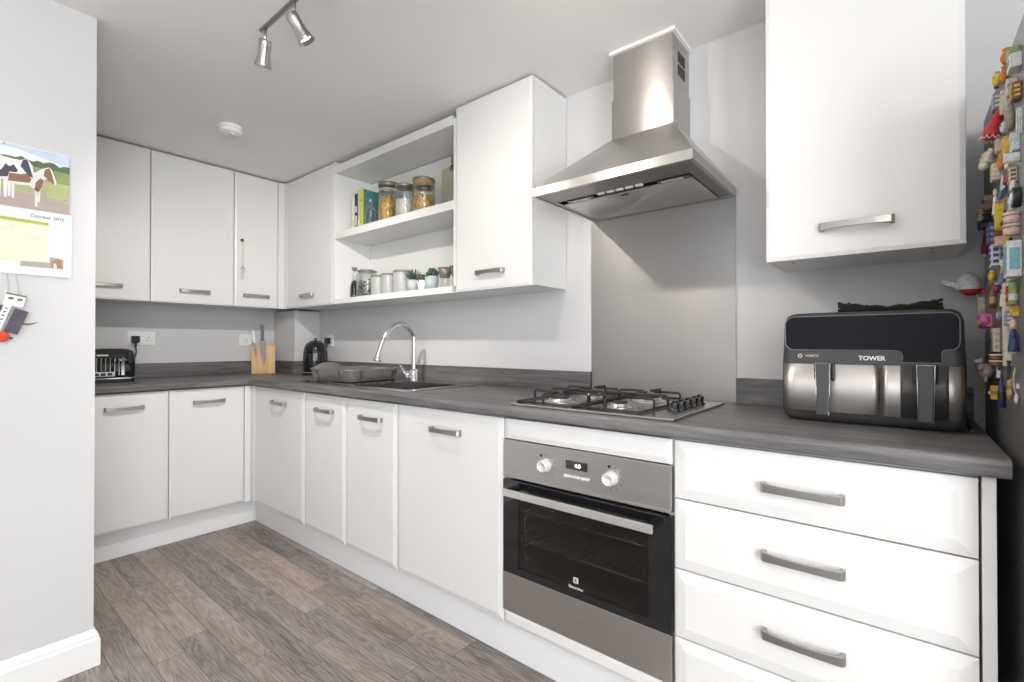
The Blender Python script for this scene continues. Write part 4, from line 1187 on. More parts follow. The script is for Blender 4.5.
succulent('small dark succulent in a white pot, between two grey pots', 1.748, -0.200, 0.028, 0.058, flat('pot_white', (0.80, 0.79, 0.76), 0.5), 'bud', LEAFD)
succulent('bushy round-leaved succulent in a pale grey pot, rightmost plant', 1.825, -0.200, 0.038, 0.072, MAT['pot_pale'], 'round', LEAF)
def tumbler(label, x, y):
    t = thing('glass_goblet', label, 'glass', (x, y, SHA))
    bm = bmesh.new(); lathe(bm, [(0, 0.001), (0.030, 0.001), (0.030, 0.006), (0.022, 0.012), (0.022, 0.052), (0.026, 0.060)], 26); obj('glass_foot', bm, GLASS, t)
    bm = bmesh.new(); lathe(bm, [(0, 0.056), (0.026, 0.058), (0.038, 0.108), (0.036, 0.108), (0.024, 0.062), (0, 0.06)], 26); obj('cup', bm, flat('smoky_grey_cup', (0.20, 0.19, 0.16), 0.2, 0.3), t)
tumbler('grey conical cup on a glass foot beside the rightmost plant', 1.925, -0.200)
tumbler('grey conical cup partly hidden by the tall cabinet', 2.008, -0.195)
t = thing('corkscrew', 'black and chrome gadget fixed above the grey cups', 'gadget', (1.985, -0.075, 0))
bm = bmesh.new(); tube(bm, [(-0.060, -0.04, 1.598), (-0.01, -0.01, 1.598)], 0.013, 14, False); obj('chrome_end', bm, NICKEL, t)
bm = bmesh.new(); box(bm, (-0.012, -0.035, 1.575), (0.04, 0.0635, 1.622), 0.004); box(bm, (0.012, -0.02, 1.540), (0.034, 0.0, 1.58), 0.003); obj('black_body', bm, BLACK, t)

# ------------------------------------------------------------------ key on the wall-cabinet door
t = thing('hanging_key', 'key and fob on a cord hung from a hook on a cabinet door', 'key', (0.3432, -0.557, 0))
bm = bmesh.new(); cyl(bm, (0.0005, 0, 1.812), (0.014, 0, 1.812), 0.010, seg=20, bev=0.001); obj('hook', bm, flat('gunmetal', (0.12, 0.12, 0.12), 0.3, 0.8), t)
bm = bmesh.new(); tube(bm, [(0.008, 0.001, 1.803), (0.010, 0.004, 1.77), (0.009, 0.004, 1.70), (0.008, 0.006, 1.648)], 0.0022, 8); obj('cord', bm, flat('beige_cord', (0.5, 0.47, 0.42), 0.8), t)
bm = bmesh.new(); prism(bm, [(-0.012, 1.622), (0.024, 1.622), (0.006, 1.648)], 0, 0.004, 0.009); obj('cap', bm, NICKEL, t)
bm = bmesh.new(); box(bm, (0.003, -0.010, 1.552), (0.011, 0.012, 1.621), 0.003); obj('fob', bm, flat('fob_clear', (0.58, 0.60, 0.58), 0.3), t)
bm = bmesh.new(); box(bm, (0.0115, 0.006, 1.598), (0.0135, 0.014, 1.632), 0.0008); obj('key_blade', bm, NICKEL, t)

# ------------------------------------------------------------------ smoke alarm
t = thing('smoke_alarm', 'round white smoke alarm on the ceiling', 'smoke alarm', (0.995, -0.868, CZ))
bm = bmesh.new(); lathe(bm, [(0, -0.001), (0.060, -0.001), (0.060, -0.012), (0.058, -0.015), (0.058, -0.018), (0.0565, -0.018), (0, -0.018)], 40); obj('base_plate', bm, PLASW, t)
bm = bmesh.new(); lathe(bm, [(0, -0.0185), (0.057, -0.0185), (0.057, -0.030), (0.050, -0.037), (0.020, -0.040), (0, -0.040)], 40); cv = obj('cover', bm, PLASW, t)
bm = bmesh.new(); lathe(bm, [(0, -0.0405), (0.014, -0.0405), (0.014, -0.043), (0.012, -0.045), (0, -0.045)], 20, (0.012, 0.006, 0)); obj('test_button', bm, PLASW, t)
obj('vent_slot', B(((0.006, -0.010, -0.0462), (0.018, -0.002, -0.0452))), flat('slot_grey', (0.2, 0.2, 0.2), 0.6), t)

# ------------------------------------------------------------------ ceiling spotlight bar
BY = -1.14
t = thing('spotlight_bar', 'brushed nickel ceiling bar with adjustable spotlights', 'ceiling light', (0, BY, 0))
bm = bmesh.new(); tube(bm, [(2.000, 0, 2.222), (2.725, 0, 2.222)], 0.0085, 14, False); obj('bar', bm, NICKEL, t)
bm = bmesh.new(); lathe(bm, [(0, -0.001), (0.055, -0.001), (0.055, -0.018), (0.05, -0.022), (0, -0.022)], 32, (2.36, 0, CZ)); tube(bm, [(2.36, 0, CZ - 0.02), (2.36, 0, 2.222)], 0.010, 12, False); obj('ceiling_mount', bm, NICKEL, t)
spots = [(2.028, (-0.50, 0.10, -1.0)), (2.236, (0.22, 0.62, -1.0)), (2.465, (0.7, -0.9, 0.25)), (2.695, (0.25, 0.9, -0.9))]
for k, (x, d) in enumerate(spots):
    d = Vector(d).normalized()
    bm = bmesh.new(); tube(bm, [(x, 0, 2.222), (x, 0, 2.168)], 0.0055, 10, False); st = obj('stem', bm, NICKEL, t)
    p = Vector((x, 0, 2.160))
    bm = bmesh.new()
    Mx = Matrix.Translation(p) @ d.to_track_quat('Z', 'Y').to_matrix().to_4x4()
    lathe(bm, [(0, -0.018), (0.018, -0.018), (0.0205, -0.013), (0.020, 0.004), (0.0185, 0.022), (0.0205, 0.040), (0.0265, 0.061), (0.0285, 0.069), (0.0262, 0.069), (0.018, 0.040), (0.0, 0.036)], 28, M=Mx)
    hd_ = obj('lamp_head', bm, NICKEL, t)
    bm = bmesh.new(); lathe(bm, [(0, 0.055), (0.0225, 0.057), (0.0225, 0.052), (0, 0.048)], 24, M=Mx)
    obj('bulb', bm, flat('lit_bulb', (1, 0.95, 0.85), 0.3, emit=((1, 0.93, 0.82), 6.0)), hd_)
    l = bpy.data.lights.new('spot_bulb_light', 'SPOT')
    l.energy = (70, 11, 26, 17)[k]; l.color = ((1.0, 0.96, 0.91), (1.0, 0.93, 0.85), (1.0, 0.90, 0.80), (1.0, 0.90, 0.80))[k]; l.spot_size = R((120, 150, 160, 150)[k]); l.spot_blend = 1.0; l.shadow_soft_size = 0.018
    lo = bpy.data.objects.new('spot_bulb_light', l); COL.objects.link(lo)
    lo.location = Vector((0, BY, 0)) + p + d * 0.074
    lo.rotation_euler = (Vector((-0.75, 0.38, -0.82)) if k == 0 else d).to_track_quat('-Z', 'Y').to_euler()

# added panel lamp, unseen behind the camera, body for the overhead fill
t = thing('added_panel_lamp', 'added square white ceiling panel lamp, unseen behind the camera', 'ceiling light', (3.0, -2.75, CZ))
obj('lamp_frame', B(((-0.30, -0.30, -0.03), (0.30, -0.26, -0.001)), ((-0.30, 0.26, -0.03), (0.30, 0.30, -0.001)), ((-0.30, -0.26, -0.03), (-0.26, 0.26, -0.001)), ((0.26, -0.26, -0.03), (0.30, 0.26, -0.001))), PLASW, t)
obj('diffuser', B(((-0.259, -0.259, -0.022), (0.259, 0.259, -0.015))), flat('lit_diffuser', (0.9, 0.9, 0.88), 0.5, emit=((1, 0.97, 0.92), 2.5)), t)

# ------------------------------------------------------------------ calendar (on the partition)
CX = 1.5415
cal = thing('wall_calendar', 'wall calendar open at October 2025 with a photo of horses', 'calendar', (CX, -1.726, 0), 0)
def flatpoly(name, pts, x, col, parent, rough=0.5, th=0.0003):
    if name.startswith('photo_horse'): pts = [(0.12 + (y - 0.108) * 0.55, 1.572 + (z - 1.572) * 1.22) for y, z in pts]
    bm = bmesh.new(); prism(bm, pts, 0, x, x + th)
    return obj(name, bm, flat('print_%02d_%02d_%02d' % tuple(int(c * 99) for c in col), col, rough, var=0.12, vscale=25), parent)
W2 = 0.153   # half width; sheet y from -W2..W2 about centre
pg = obj('upper_page', B(((0.0002, -W2, 1.562), (0.003, W2, 1.762))), PAPER, cal)
lp = obj('lower_page', B(((0.0002, -W2 - 0.003, 1.348), (0.0045, W2 + 0.006, 1.560))), PAPER, cal)
e = 0.0031
flatpoly('photo_sky', [(-W2, 1.683), (W2, 1.683), (W2, 1.760), (-W2, 1.760)], e, (0.58, 0.66, 0.80), pg)
flatpoly('photo_cloud', [(-W2, 1.70), (W2 * .95, 1.70), (W2 * .98, 1.722), (0.09, 1.735), (0.03, 1.748), (-W2, 1.752)], e + .0003, (0.85, 0.87, 0.90), pg)
hedge = [(-W2, 1.66), (W2, 1.64)] + [(W2 - k * 2 * W2 / 24, 1.722 + 0.004 * math.sin(k * 2.3) + 0.003 * math.sin(k * 5.1)) for k in range(25)]
flatpoly('photo_trees', hedge, e + .0006, (0.10, 0.14, 0.08), pg)
flatpoly('photo_field', [(-W2, 1.60), (W2, 1.60), (W2, 1.700), (0.05, 1.702), (-W2, 1.68)], e + .0009, (0.26, 0.33, 0.13), pg)
flatpoly('photo_meadow', [(-W2, 1.59), (W2, 1.585), (W2, 1.660), (0.08, 1.662), (-W2, 1.645)], e + .0012, (0.42, 0.46, 0.20), pg)
flatpoly('photo_path', [(-W2, 1.563), (W2, 1.563), (W2, 1.597), (0.02, 1.607), (-W2, 1.612)], e + .0015, (0.44, 0.36, 0.32), pg)
flatpoly('photo_fence', [(0.0, 1.613), (W2, 1.606), (W2, 1.610), (0.0, 1.617)], e + .0018, (0.50, 0.42, 0.36), pg)
for yy in (0.075, 0.092, 0.14):
    flatpoly('photo_fence_post', [(yy, 1.603), (yy + 0.003, 1.603), (yy + 0.003, 1.655), (yy, 1.655)], e + .0018, (0.45, 0.42, 0.36), pg)
# black and white horse (left), brown and white horse (right)
WHT, BRN, BLK = (0.82, 0.80, 0.78), (0.27, 0.13, 0.085), (0.06, 0.06, 0.085)
body1 = [(-W2, 1.628), (-0.06, 1.632), (-0.01, 1.640), (0.012, 1.655), (0.005, 1.68), (-0.02, 1.696), (-0.045, 1.688), (-0.08, 1.688), (-W2, 1.692)]
hs1 = flatpoly('photo_horse', body1, e + .0021, WHT, pg)
flatpoly('photo_horse_patch', [(-W2, 1.632), (-0.07, 1.642), (-0.055, 1.660), (-0.072, 1.673), (-0.09, 1.666), (-0.105, 1.672), (-0.12, 1.655), (-W2, 1.645)], e + .0024, BLK, hs1)
flatpoly('photo_horse_patch', [(-0.045, 1.672), (-0.01, 1.650), (0.008, 1.646), (-0.005, 1.672), (-0.018, 1.694), (-0.035, 1.690)], e + .0033, BLK, hs1)
for yy in (-0.13, -0.105):
    flatpoly('photo_horse_leg', [(yy - 0.006, 1.585), (yy + 0.006, 1.585), (yy + 0.008, 1.632), (yy - 0.008, 1.632)], e + .0021, WHT, hs1)
body2 = [(-0.10, 1.625), (-0.055, 1.622), (-0.01, 1.626), (0.012, 1.618), (0.030, 1.612), (0.046, 1.624), (0.058, 1.648), (0.075, 1.655), (0.098, 1.640), (0.108, 1.640), (0.108, 1.648), (0.096, 1.668), (0.086, 1.680), (0.075, 1.684), (0.045, 1.676), (0.020, 1.664), (-0.03, 1.655), (-0.09, 1.652)]
hs2 = flatpoly('photo_horse', body2, e + .0027, WHT, pg)
flatpoly('photo_horse_patch', [(-0.095, 1.628), (-0.05, 1.630), (-0.008, 1.632), (0.002, 1.642), (-0.015, 1.656), (-0.05, 1.650), (-0.09, 1.650)], e + .0030, BRN, hs2)
flatpoly('photo_horse_patch', [(0.015, 1.622), (0.030, 1.614), (0.046, 1.626), (0.055, 1.646), (0.038, 1.650), (0.018, 1.636)], e + .0030, BRN, hs2)
flatpoly('photo_horse_patch', [(0.052, 1.658), (0.070, 1.652), (0.094, 1.640), (0.100, 1.642), (0.090, 1.664), (0.078, 1.682), (0.058, 1.676)], e + .0030, BRN, hs2)
for yy, zb in ((0.022, 1.572), (0.032, 1.585), (-0.075, 1.585), (-0.09, 1.588)):
    flatpoly('photo_horse_leg', [(yy - 0.005, zb), (yy + 0.005, zb), (yy + 0.007, 1.625), (yy - 0.007, 1.625)], e + .0027, WHT, hs2)
e = 0.0046
text('month_title', 'October 2025', 0.0142, (e + 0.0005, 0.100, 1.5405), flat('navy_print', (0.05, 0.07, 0.25), 0.5), lp, 'E', bold=0.0)
flatpoly('date_header', [(-W2, 1.520), (0.102, 1.514), (0.102, 1.524), (-W2, 1.530)], e, (0.42, 0.50, 0.04), lp)
flatpoly('date_grid', [(-W2, 1.386), (0.102, 1.386), (0.102, 1.5135), (-W2, 1.519)], e, (0.80, 0.80, 0.62), lp)
bm = bmesh.new()
for k in range(6): box(bm, (e + .0003, -W2, 1.392 + k * 0.0245), (e + .0005, 0.102, 1.3928 + k * 0.0245))
for k in range(5): box(bm, (e + .0003, -W2 + 0.02 + k * 0.0505, 1.387), (e + .0005, -W2 + 0.0208 + k * 0.0505, 1.514))
obj('grid_lines', bm, flat('grid_line', (0.62, 0.62, 0.50), 0.6), lp)
flatpoly('photo_strip', [(0.037, 1.374), (0.139, 1.374), (0.139, 1.408), (0.105, 1.412), (0.105, 1.392), (0.037, 1.390)], e + .0005, (0.40, 0.37, 0.30), lp)
flatpoly('photo_strip_horse', [(0.108, 1.376), (0.137, 1.376), (0.134, 1.402), (0.126, 1.410), (0.117, 1.404), (0.110, 1.395)], e + .0008, (0.40, 0.22, 0.13), lp)
flatpoly('photo_strip_blaze', [(0.114, 1.376), (0.123, 1.376), (0.121, 1.390), (0.116, 1.392)], e + .0011, (0.80, 0.78, 0.75), lp)
bm = bmesh.new(); cyl(bm, (0.004, -0.0, 1.757), (0.008, -0.0, 1.757), 0.003, seg=12); obj('pin', bm, NICKEL, cal)

# ------------------------------------------------------------------ lanyard with tags below the calendar
t = thing('lanyard_bundle', 'bunch of badges and dark lanyard with red disc hanging under the calendar', 'lanyard', (CX, -1.70, 0))
def tilted(pts, ang, c):
    ca, sa = math.cos(ang), math.sin(ang)
    return [(c[0] + y * ca - z * sa, c[1] + y * sa + z * ca) for y, z in pts]
def card(w_, h_): return [(-w_ / 2, -h_ / 2), (w_ / 2, -h_ / 2), (w_ / 2, h_ / 2), (-w_ / 2, h_ / 2)]
bm = bmesh.new()
tube(bm, [(0.004, -0.018, 1.345), (0.006, -0.016, 1.30), (0.010, -0.012, 1.262)], 0.0014, 6); tube(bm, [(0.004, 0.002, 1.345), (0.006, 0.006, 1.30), (0.010, 0.008, 1.272)], 0.0014, 6)
obj('cord', bm, flat('lanyard_cord', (0.6, 0.58, 0.6), 0.7), t)
bm = bmesh.new(); prism(bm, tilted(card(0.032, 0.078), R(-19), (0.002, 1.195)), 0, 0.0055, 0.0145, bev=0.001); obj('dark_pouch', bm, flat('purple_grey_fabric', (0.10, 0.085, 0.11), 0.8, bump=0.8, bscale=300, var=0.4, vscale=90), t)
bm = bmesh.new(); prism(bm, tilted(card(0.028, 0.070), R(-19), (-0.052, 1.215)), 0, 0.0045, 0.0125, bev=0.001); obj('dark_pouch', bm, MAT['purple_grey_fabric'], t)
bm = bmesh.new(); prism(bm, tilted(card(0.046, 0.038), R(-12), (-0.002, 1.262)), 0, 0.016, 0.019); cdd = obj('white_tag', bm, PAPER, t)
bm = bmesh.new(); prism(bm, tilted(card(0.046, 0.005), R(-12), (0.0018, 1.2785)), 0, 0.0191, 0.0196); obj('tag_edge', bm, flat('olive_print', (0.16, 0.20, 0.09), 0.5), cdd)
bm = bmesh.new()
for y in (-0.010, 0.010): sphere(bm, (0.0193, y, 1.266 - (y + 0.002) * 0.2), 0.0065, (0.1, 1.1, 0.7), 10, 6)
obj('tag_mark', bm, MAT['olive_print'], cdd)
bm = bmesh.new(); prism(bm, tilted(card(0.017, 0.090), R(-17), (-0.028, 1.208)), 0, 0.0155, 0.0185); stp = obj('white_strap', bm, PAPER, t)
bm = bmesh.new()
for k in range(6):
    c = (-0.020 - k * 0.0036, 1.236 - k * 0.0118); prism(bm, tilted(card(0.006, 0.004), R(-20 + (k % 2) * 30), c), 0, 0.0186, 0.0190)
obj('strap_print', bm, flat('green_black_print', (0.04, 0.09, 0.05), 0.5), stp)
bm = bmesh.new(); lathe(bm, [(0, 0), (0.017, 0), (0.017, 0.003), (0.015, 0.004), (0, 0.004)], 24, M=Matrix.Translation((0.0155, -0.030, 1.146)) @ Matrix.Rotation(PI / 2, 4, 'Y')); obj('red_disc', bm, flat('red_disc', (0.65, 0.05, 0.02), 0.4), t)
bm = bmesh.new(); tube(bm, [(0.012, 0.014, 1.190), (0.016, 0.024, 1.186), (0.018, 0.036, 1.188), (0.019, 0.050, 1.193)], 0.0018, 8, radii=[0.0028, 0.0024, 0.002, 0.001]); obj('loose_cord_end', bm, flat('dark_cord', (0.12, 0.12, 0.12), 0.7), t)
bm = bmesh.new(); box(bm, (0.012, -0.014, 1.138), (0.016, -0.006, 1.145), 0.001); obj('dark_bead', bm, BLACK, t)

# ------------------------------------------------------------------ fridge
FX = 3.912
FRM = flat('fridge_grey_metal', (0.27, 0.265, 0.26), 0.42, 0.55, bump=0.12, bscale=300, var=0.03)
fr = thing('fridge', 'tall grey fridge at the right, its side covered in magnets', 'fridge', (FX, -0.063, 0))
bm = B(((0.0, -0.60, 0.03), (0.595, 0.0, 1.728)), bev=0.003); obj('body', bm, FRM, fr)
obj('door', B(((0.002, -0.655, 0.05), (0.593, -0.606, 0.62)), bev=0.006), FRM, fr); d_ = obj('door', B(((0.002, -0.655, 0.628), (0.593, -0.606, 1.724)), bev=0.006), FRM, fr)
obj('door_seal', B(((0.012, -0.6058, 0.06), (0.583, -0.6003, 1.715))), BLACK, fr)
obj('handle', B(((0.53, -0.70, 0.9), (0.55, -0.6555, 1.4)), bev=0.004), NICKEL, d_)
bm = bmesh.new()
for x, y in ((0.05, -0.55), (0.54, -0.55), (0.05, -0.05), (0.54, -0.05)): cyl(bm, (x, y, 0.0), (x, y, 0.03), 0.018, seg=16)
obj('foot', bm, BLACK, fr)

# magnets: kind, front y, thickness, z0, z1, depth along the wall, colours, label
C_ = dict(orange=(0.62, 0.20, 0.03), yellow=(0.75, 0.52, 0.04), brown=(0.20, 0.09, 0.04), cream=(0.75, 0.68, 0.50), green=(0.22, 0.35, 0.10), grey=(0.36, 0.35, 0.33), navy=(0.04, 0.05, 0.16), red=(0.50, 0.02, 0.02),
          white=(0.80, 0.79, 0.77), beige=(0.62, 0.50, 0.38), gold=(0.68, 0.44, 0.06), pale=(0.55, 0.66, 0.74), blue=(0.12, 0.20, 0.42), black=(0.02, 0.02, 0.025), pink=(0.72, 0.16, 0.36), rose=(0.74, 0.46, 0.44),
          stone=(0.33, 0.29, 0.24), tan=(0.48, 0.28, 0.12), silver=(0.6, 0.6, 0.6), slate=(0.22, 0.25, 0.33), maroon=(0.22, 0.02, 0.05), teal=(0.2, 0.45, 0.5))
def cm(c): return flat('magnet_' + c, C_[c], 0.4, var=0.5, vscale=170, bump=0.4, bscale=200)
MG = [
 ('jug', -0.526, .017, 1.683, 1.713, 'orange', 'brown', 'orange pottery jug magnet, topmost on the fridge side'),
 ('fish', -0.395, .017, 1.691, 1.727, 'yellow', 'brown', 'yellow fish magnet left of the orange jug'),
 ('jug', -0.470, .012, 1.668, 1.700, 'orange', 'brown', 'small orange pot magnet just under the orange jug'),
 ('house', -0.600, .016, 1.640, 1.685, 'white', 'green', 'white cottage magnet with green ivy near the fridge top'),
 ('house', -0.560, .013, 1.605, 1.641, 'grey', 'white', 'grey roofed house magnet below the ivy cottage'),
 ('tile', -0.366, .013, 1.650, 1.688, 'slate', 'silver', 'dark glitter tile magnet under the yellow fish'),
 ('board', -0.456, .010, 1.610, 1.662, 'cream', 'green', 'cream surfboard magnet above the red bell'),
 ('jug', -0.545, .014, 1.545, 1.605, 'stone', 'brown', 'stone coloured figure-shaped vase magnet beside the white pegs'),
 ('bell', -0.400, .030, 1.580, 1.650, 'red', 'beige', 'big red bell-shaped magnet with beige fringe'),
 ('peg', -0.578, .005, 1.526, 1.570, 'white', 'silver', 'white clothes-peg magnet, left of the pair'),
 ('peg', -0.602, .005, 1.513, 1.560, 'white', 'silver', 'white clothes-peg magnet, right of the pair'),
 ('tile', -0.389, .012, 1.548, 1.578, 'beige', 'rose', 'beige striped tile magnet under the red bell'),
 ('tile', -0.509, .014, 1.505, 1.542, 'gold', 'yellow', 'mustard gold mosaic tile magnet'),
 ('house', -0.575, .010, 1.492, 1.530, 'pale', 'white', 'pale blue house magnet beside the mustard tile'),
 ('head', -0.288, .027, 1.535, 1.588, 'cream', 'brown', 'cream moulded dog-head magnet at the left edge'),
 ('board', -0.580, .022, 1.469, 1.488, 'white', 'grey', 'long white plaque magnet under the pale blue house'),
 ('box', -0.346, .014, 1.497, 1.535, 'cream', 'beige', 'cream box-shaped magnet under the dog head'),
 ('jug', -0.413, .011, 1.500, 1.536, 'orange', 'gold', 'orange and gold fig magnet beside the cream box'),
 ('tile', -0.550, .012, 1.437, 1.467, 'beige', 'brown', 'beige column picture magnet under the white plaque'),
 ('boat', -0.437, .010, 1.438, 1.497, 'blue', 'pale', 'slim blue sailing boat magnet'),
 ('shell', -0.559, .013, 1.420, 1.440, 'white', 'grey', 'white scallop shell magnet above the black disc'),
 ('disc', -0.587, .014, 1.382, 1.420, 'black', 'white', 'black disc magnet with white relief'),
 ('house', -0.236, .016, 1.453, 1.492, 'brown', 'tan', 'brown log hut magnet near the wall'),
 ('doll', -0.328, .012, 1.420, 1.483, 'white', 'cream', 'white robed doll magnet next to the log hut'),
 ('boot', -0.201, .022, 1.415, 1.465, 'black', 'beige', 'black boot magnet with beige cuff at the left edge'),
 ('board', -0.421, .015, 1.372, 1.431, 'yellow', 'gold', 'long yellow paddle magnet beside the white doll'),
 ('scroll', -0.468, .011, 1.325, 1.385, 'gold', 'brown', 'gold scroll magnet with brown ends'),
 ('stack', -0.576, .015, 1.330, 1.375, 'rose', 'beige', 'pink layered cake magnet below the black disc'),
 ('tassel', -0.145, .013, 1.350, 1.410, 'maroon', 'white', 'dark red tassel magnet with a white bead'),
 ('tile', -0.296, .015, 1.358, 1.410, 'navy', 'slate', 'navy ribbed tile magnet beside the red tassel'),
 ('tile', -0.338, .015, 1.302, 1.352, 'pale', 'navy', 'blue and white mosaic tile magnet'),
 ('picture', -0.590, .020, 1.250, 1.318, 'white', 'teal', 'white framed seaside picture magnet'),
 ('heart', -0.479, .014, 1.295, 1.322, 'black', 'silver', 'small black heart magnet below the gold scroll'),
 ('fish', -0.277, .014, 1.270, 1.300, 'yellow', 'cream', 'small pale yellow fish magnet by the mosaic tile'),
 ('doll', -0.417, .012, 1.252, 1.307, 'blue', 'white', 'blue and white china doll magnet'),
 ('ruler', -0.473, .012, 1.078, 1.250, 'cream', 'beige', 'long cream thermometer strip magnet'),
 ('cap', -0.100, .080, 1.262, 1.326, 'white', 'red', 'white baseball cap magnet with red underside jutting out'),
 ('can', -0.561, .013, 1.199, 1.243, 'green', 'silver', 'green drink can magnet under the seaside picture'),
 ('bottle', -0.290, .013, 1.207, 1.268, 'brown', 'tan', 'slim brown bottle magnet beside the white cap'),
 ('board', -0.080, .014, 1.200, 1.256, 'cream', 'green', 'cream spatula magnet under the white cap'),
 ('ball', -0.207, .025, 1.160, 1.205, 'pink', 'gold', 'round pink doughnut magnet'),
 ('doll', -0.401, .009, 1.205, 1.245, 'white', 'grey', 'small white figure magnet left of the cream strip'),
 ('star', -0.560, .012, 1.175, 1.198, 'gold', 'yellow', 'small golden star magnet under the green can'),
 ('doll', -0.565, .016, 1.108, 1.172, 'navy', 'rose', 'navy coated doll magnet with rosy face'),
 ('tile', -0.330, .012, 1.105, 1.160, 'beige', 'grey', 'beige photo tile magnet under the pink doughnut'),
 ('pig', -0.250, .032, 1.030, 1.090, 'rose', 'white', 'pink and white flying pig magnet low on the fridge'),
 ('bottle', -0.406, .012, 0.985, 1.058, 'navy', 'black', 'navy bottle magnet near the worktop'),
 ('star', -0.310, .017, 0.990, 1.026, 'gold', 'rose', 'gold and pink star magnet beside the navy bottle'),
 ('guitar', -0.502, .011, 1.010, 1.090, 'tan', 'black', 'brown guitar magnet at the foot of the cream strip'),
 ('spoon', -0.555, .009, 1.006, 1.080, 'silver', 'grey', 'silver spoon magnet beside the brown guitar'),
 ('tile', -0.520, .008, 1.553, 1.585, 'slate', 'grey', 'slate tile magnet behind the stone vase'),
 ('tile', -0.470, .008, 1.400, 1.432, 'brown', 'gold', 'brown leather tile magnet right of the blue boat'),
 ('disc', -0.515, .010, 1.385, 1.415, 'white', 'blue', 'white plate magnet with blue centre'),
 ('tile', -0.520, .009, 1.250, 1.300, 'white', 'blue', 'white tile magnet with blue pattern beside the black heart'),
 ('house', -0.520, .010, 1.200, 1.240, 'tan', 'red', 'tan house magnet with red roof right of the strip'),
 ('disc', -0.370, .010, 1.175, 1.200, 'slate', 'silver', 'slate disc magnet between doughnut and strip'),
 ('fish', -0.470, .014, 1.560, 1.590, 'pale', 'blue', 'pale blue fish magnet right of the beige striped tile'),
 ('box', -0.600, .013, 1.580, 1.612, 'brown', 'gold', 'brown box magnet with gold bands near the grey house'),
 ('disc', -0.345, .014, 1.590, 1.622, 'navy', 'white', 'navy disc magnet left of the red bell'),
 ('doll', -0.500, .014, 1.448, 1.492, 'maroon', 'cream', 'maroon dressed doll magnet between boat and column picture'),
 ('star', -0.375, .013, 1.395, 1.420, 'silver', 'white', 'silver star magnet left of the yellow paddle'),
 ('house', -0.385, .014, 1.340, 1.375, 'rose', 'brown', 'rosy house magnet above the blue mosaic tile'),
 ('bottle', -0.540, .014, 1.292, 1.332, 'black', 'gold', 'black bottle magnet with gold band below the pink cake'),
 ('shell', -0.445, .014, 1.270, 1.292, 'tan', 'brown', 'tan shell magnet beside the small black heart'),
 ('fish', -0.350, .014, 1.235, 1.262, 'maroon', 'rose', 'dark red fish magnet below the pale yellow fish'),
 ('box', -0.510, .013, 1.160, 1.190, 'slate', 'silver', 'slate box magnet right of the cream strip'),
 ('stack', -0.360, .014, 1.072, 1.100, 'brown', 'cream', 'brown layered biscuit magnet below the beige photo tile'),
 ('boat', -0.365, .013, 1.040, 1.070, 'black', 'white', 'black boat magnet with white sails low on the fridge'),
 ('tile', -0.535, .008, 1.105, 1.165, 'cream', 'rose', 'cream postcard magnet beside the navy doll'),
]
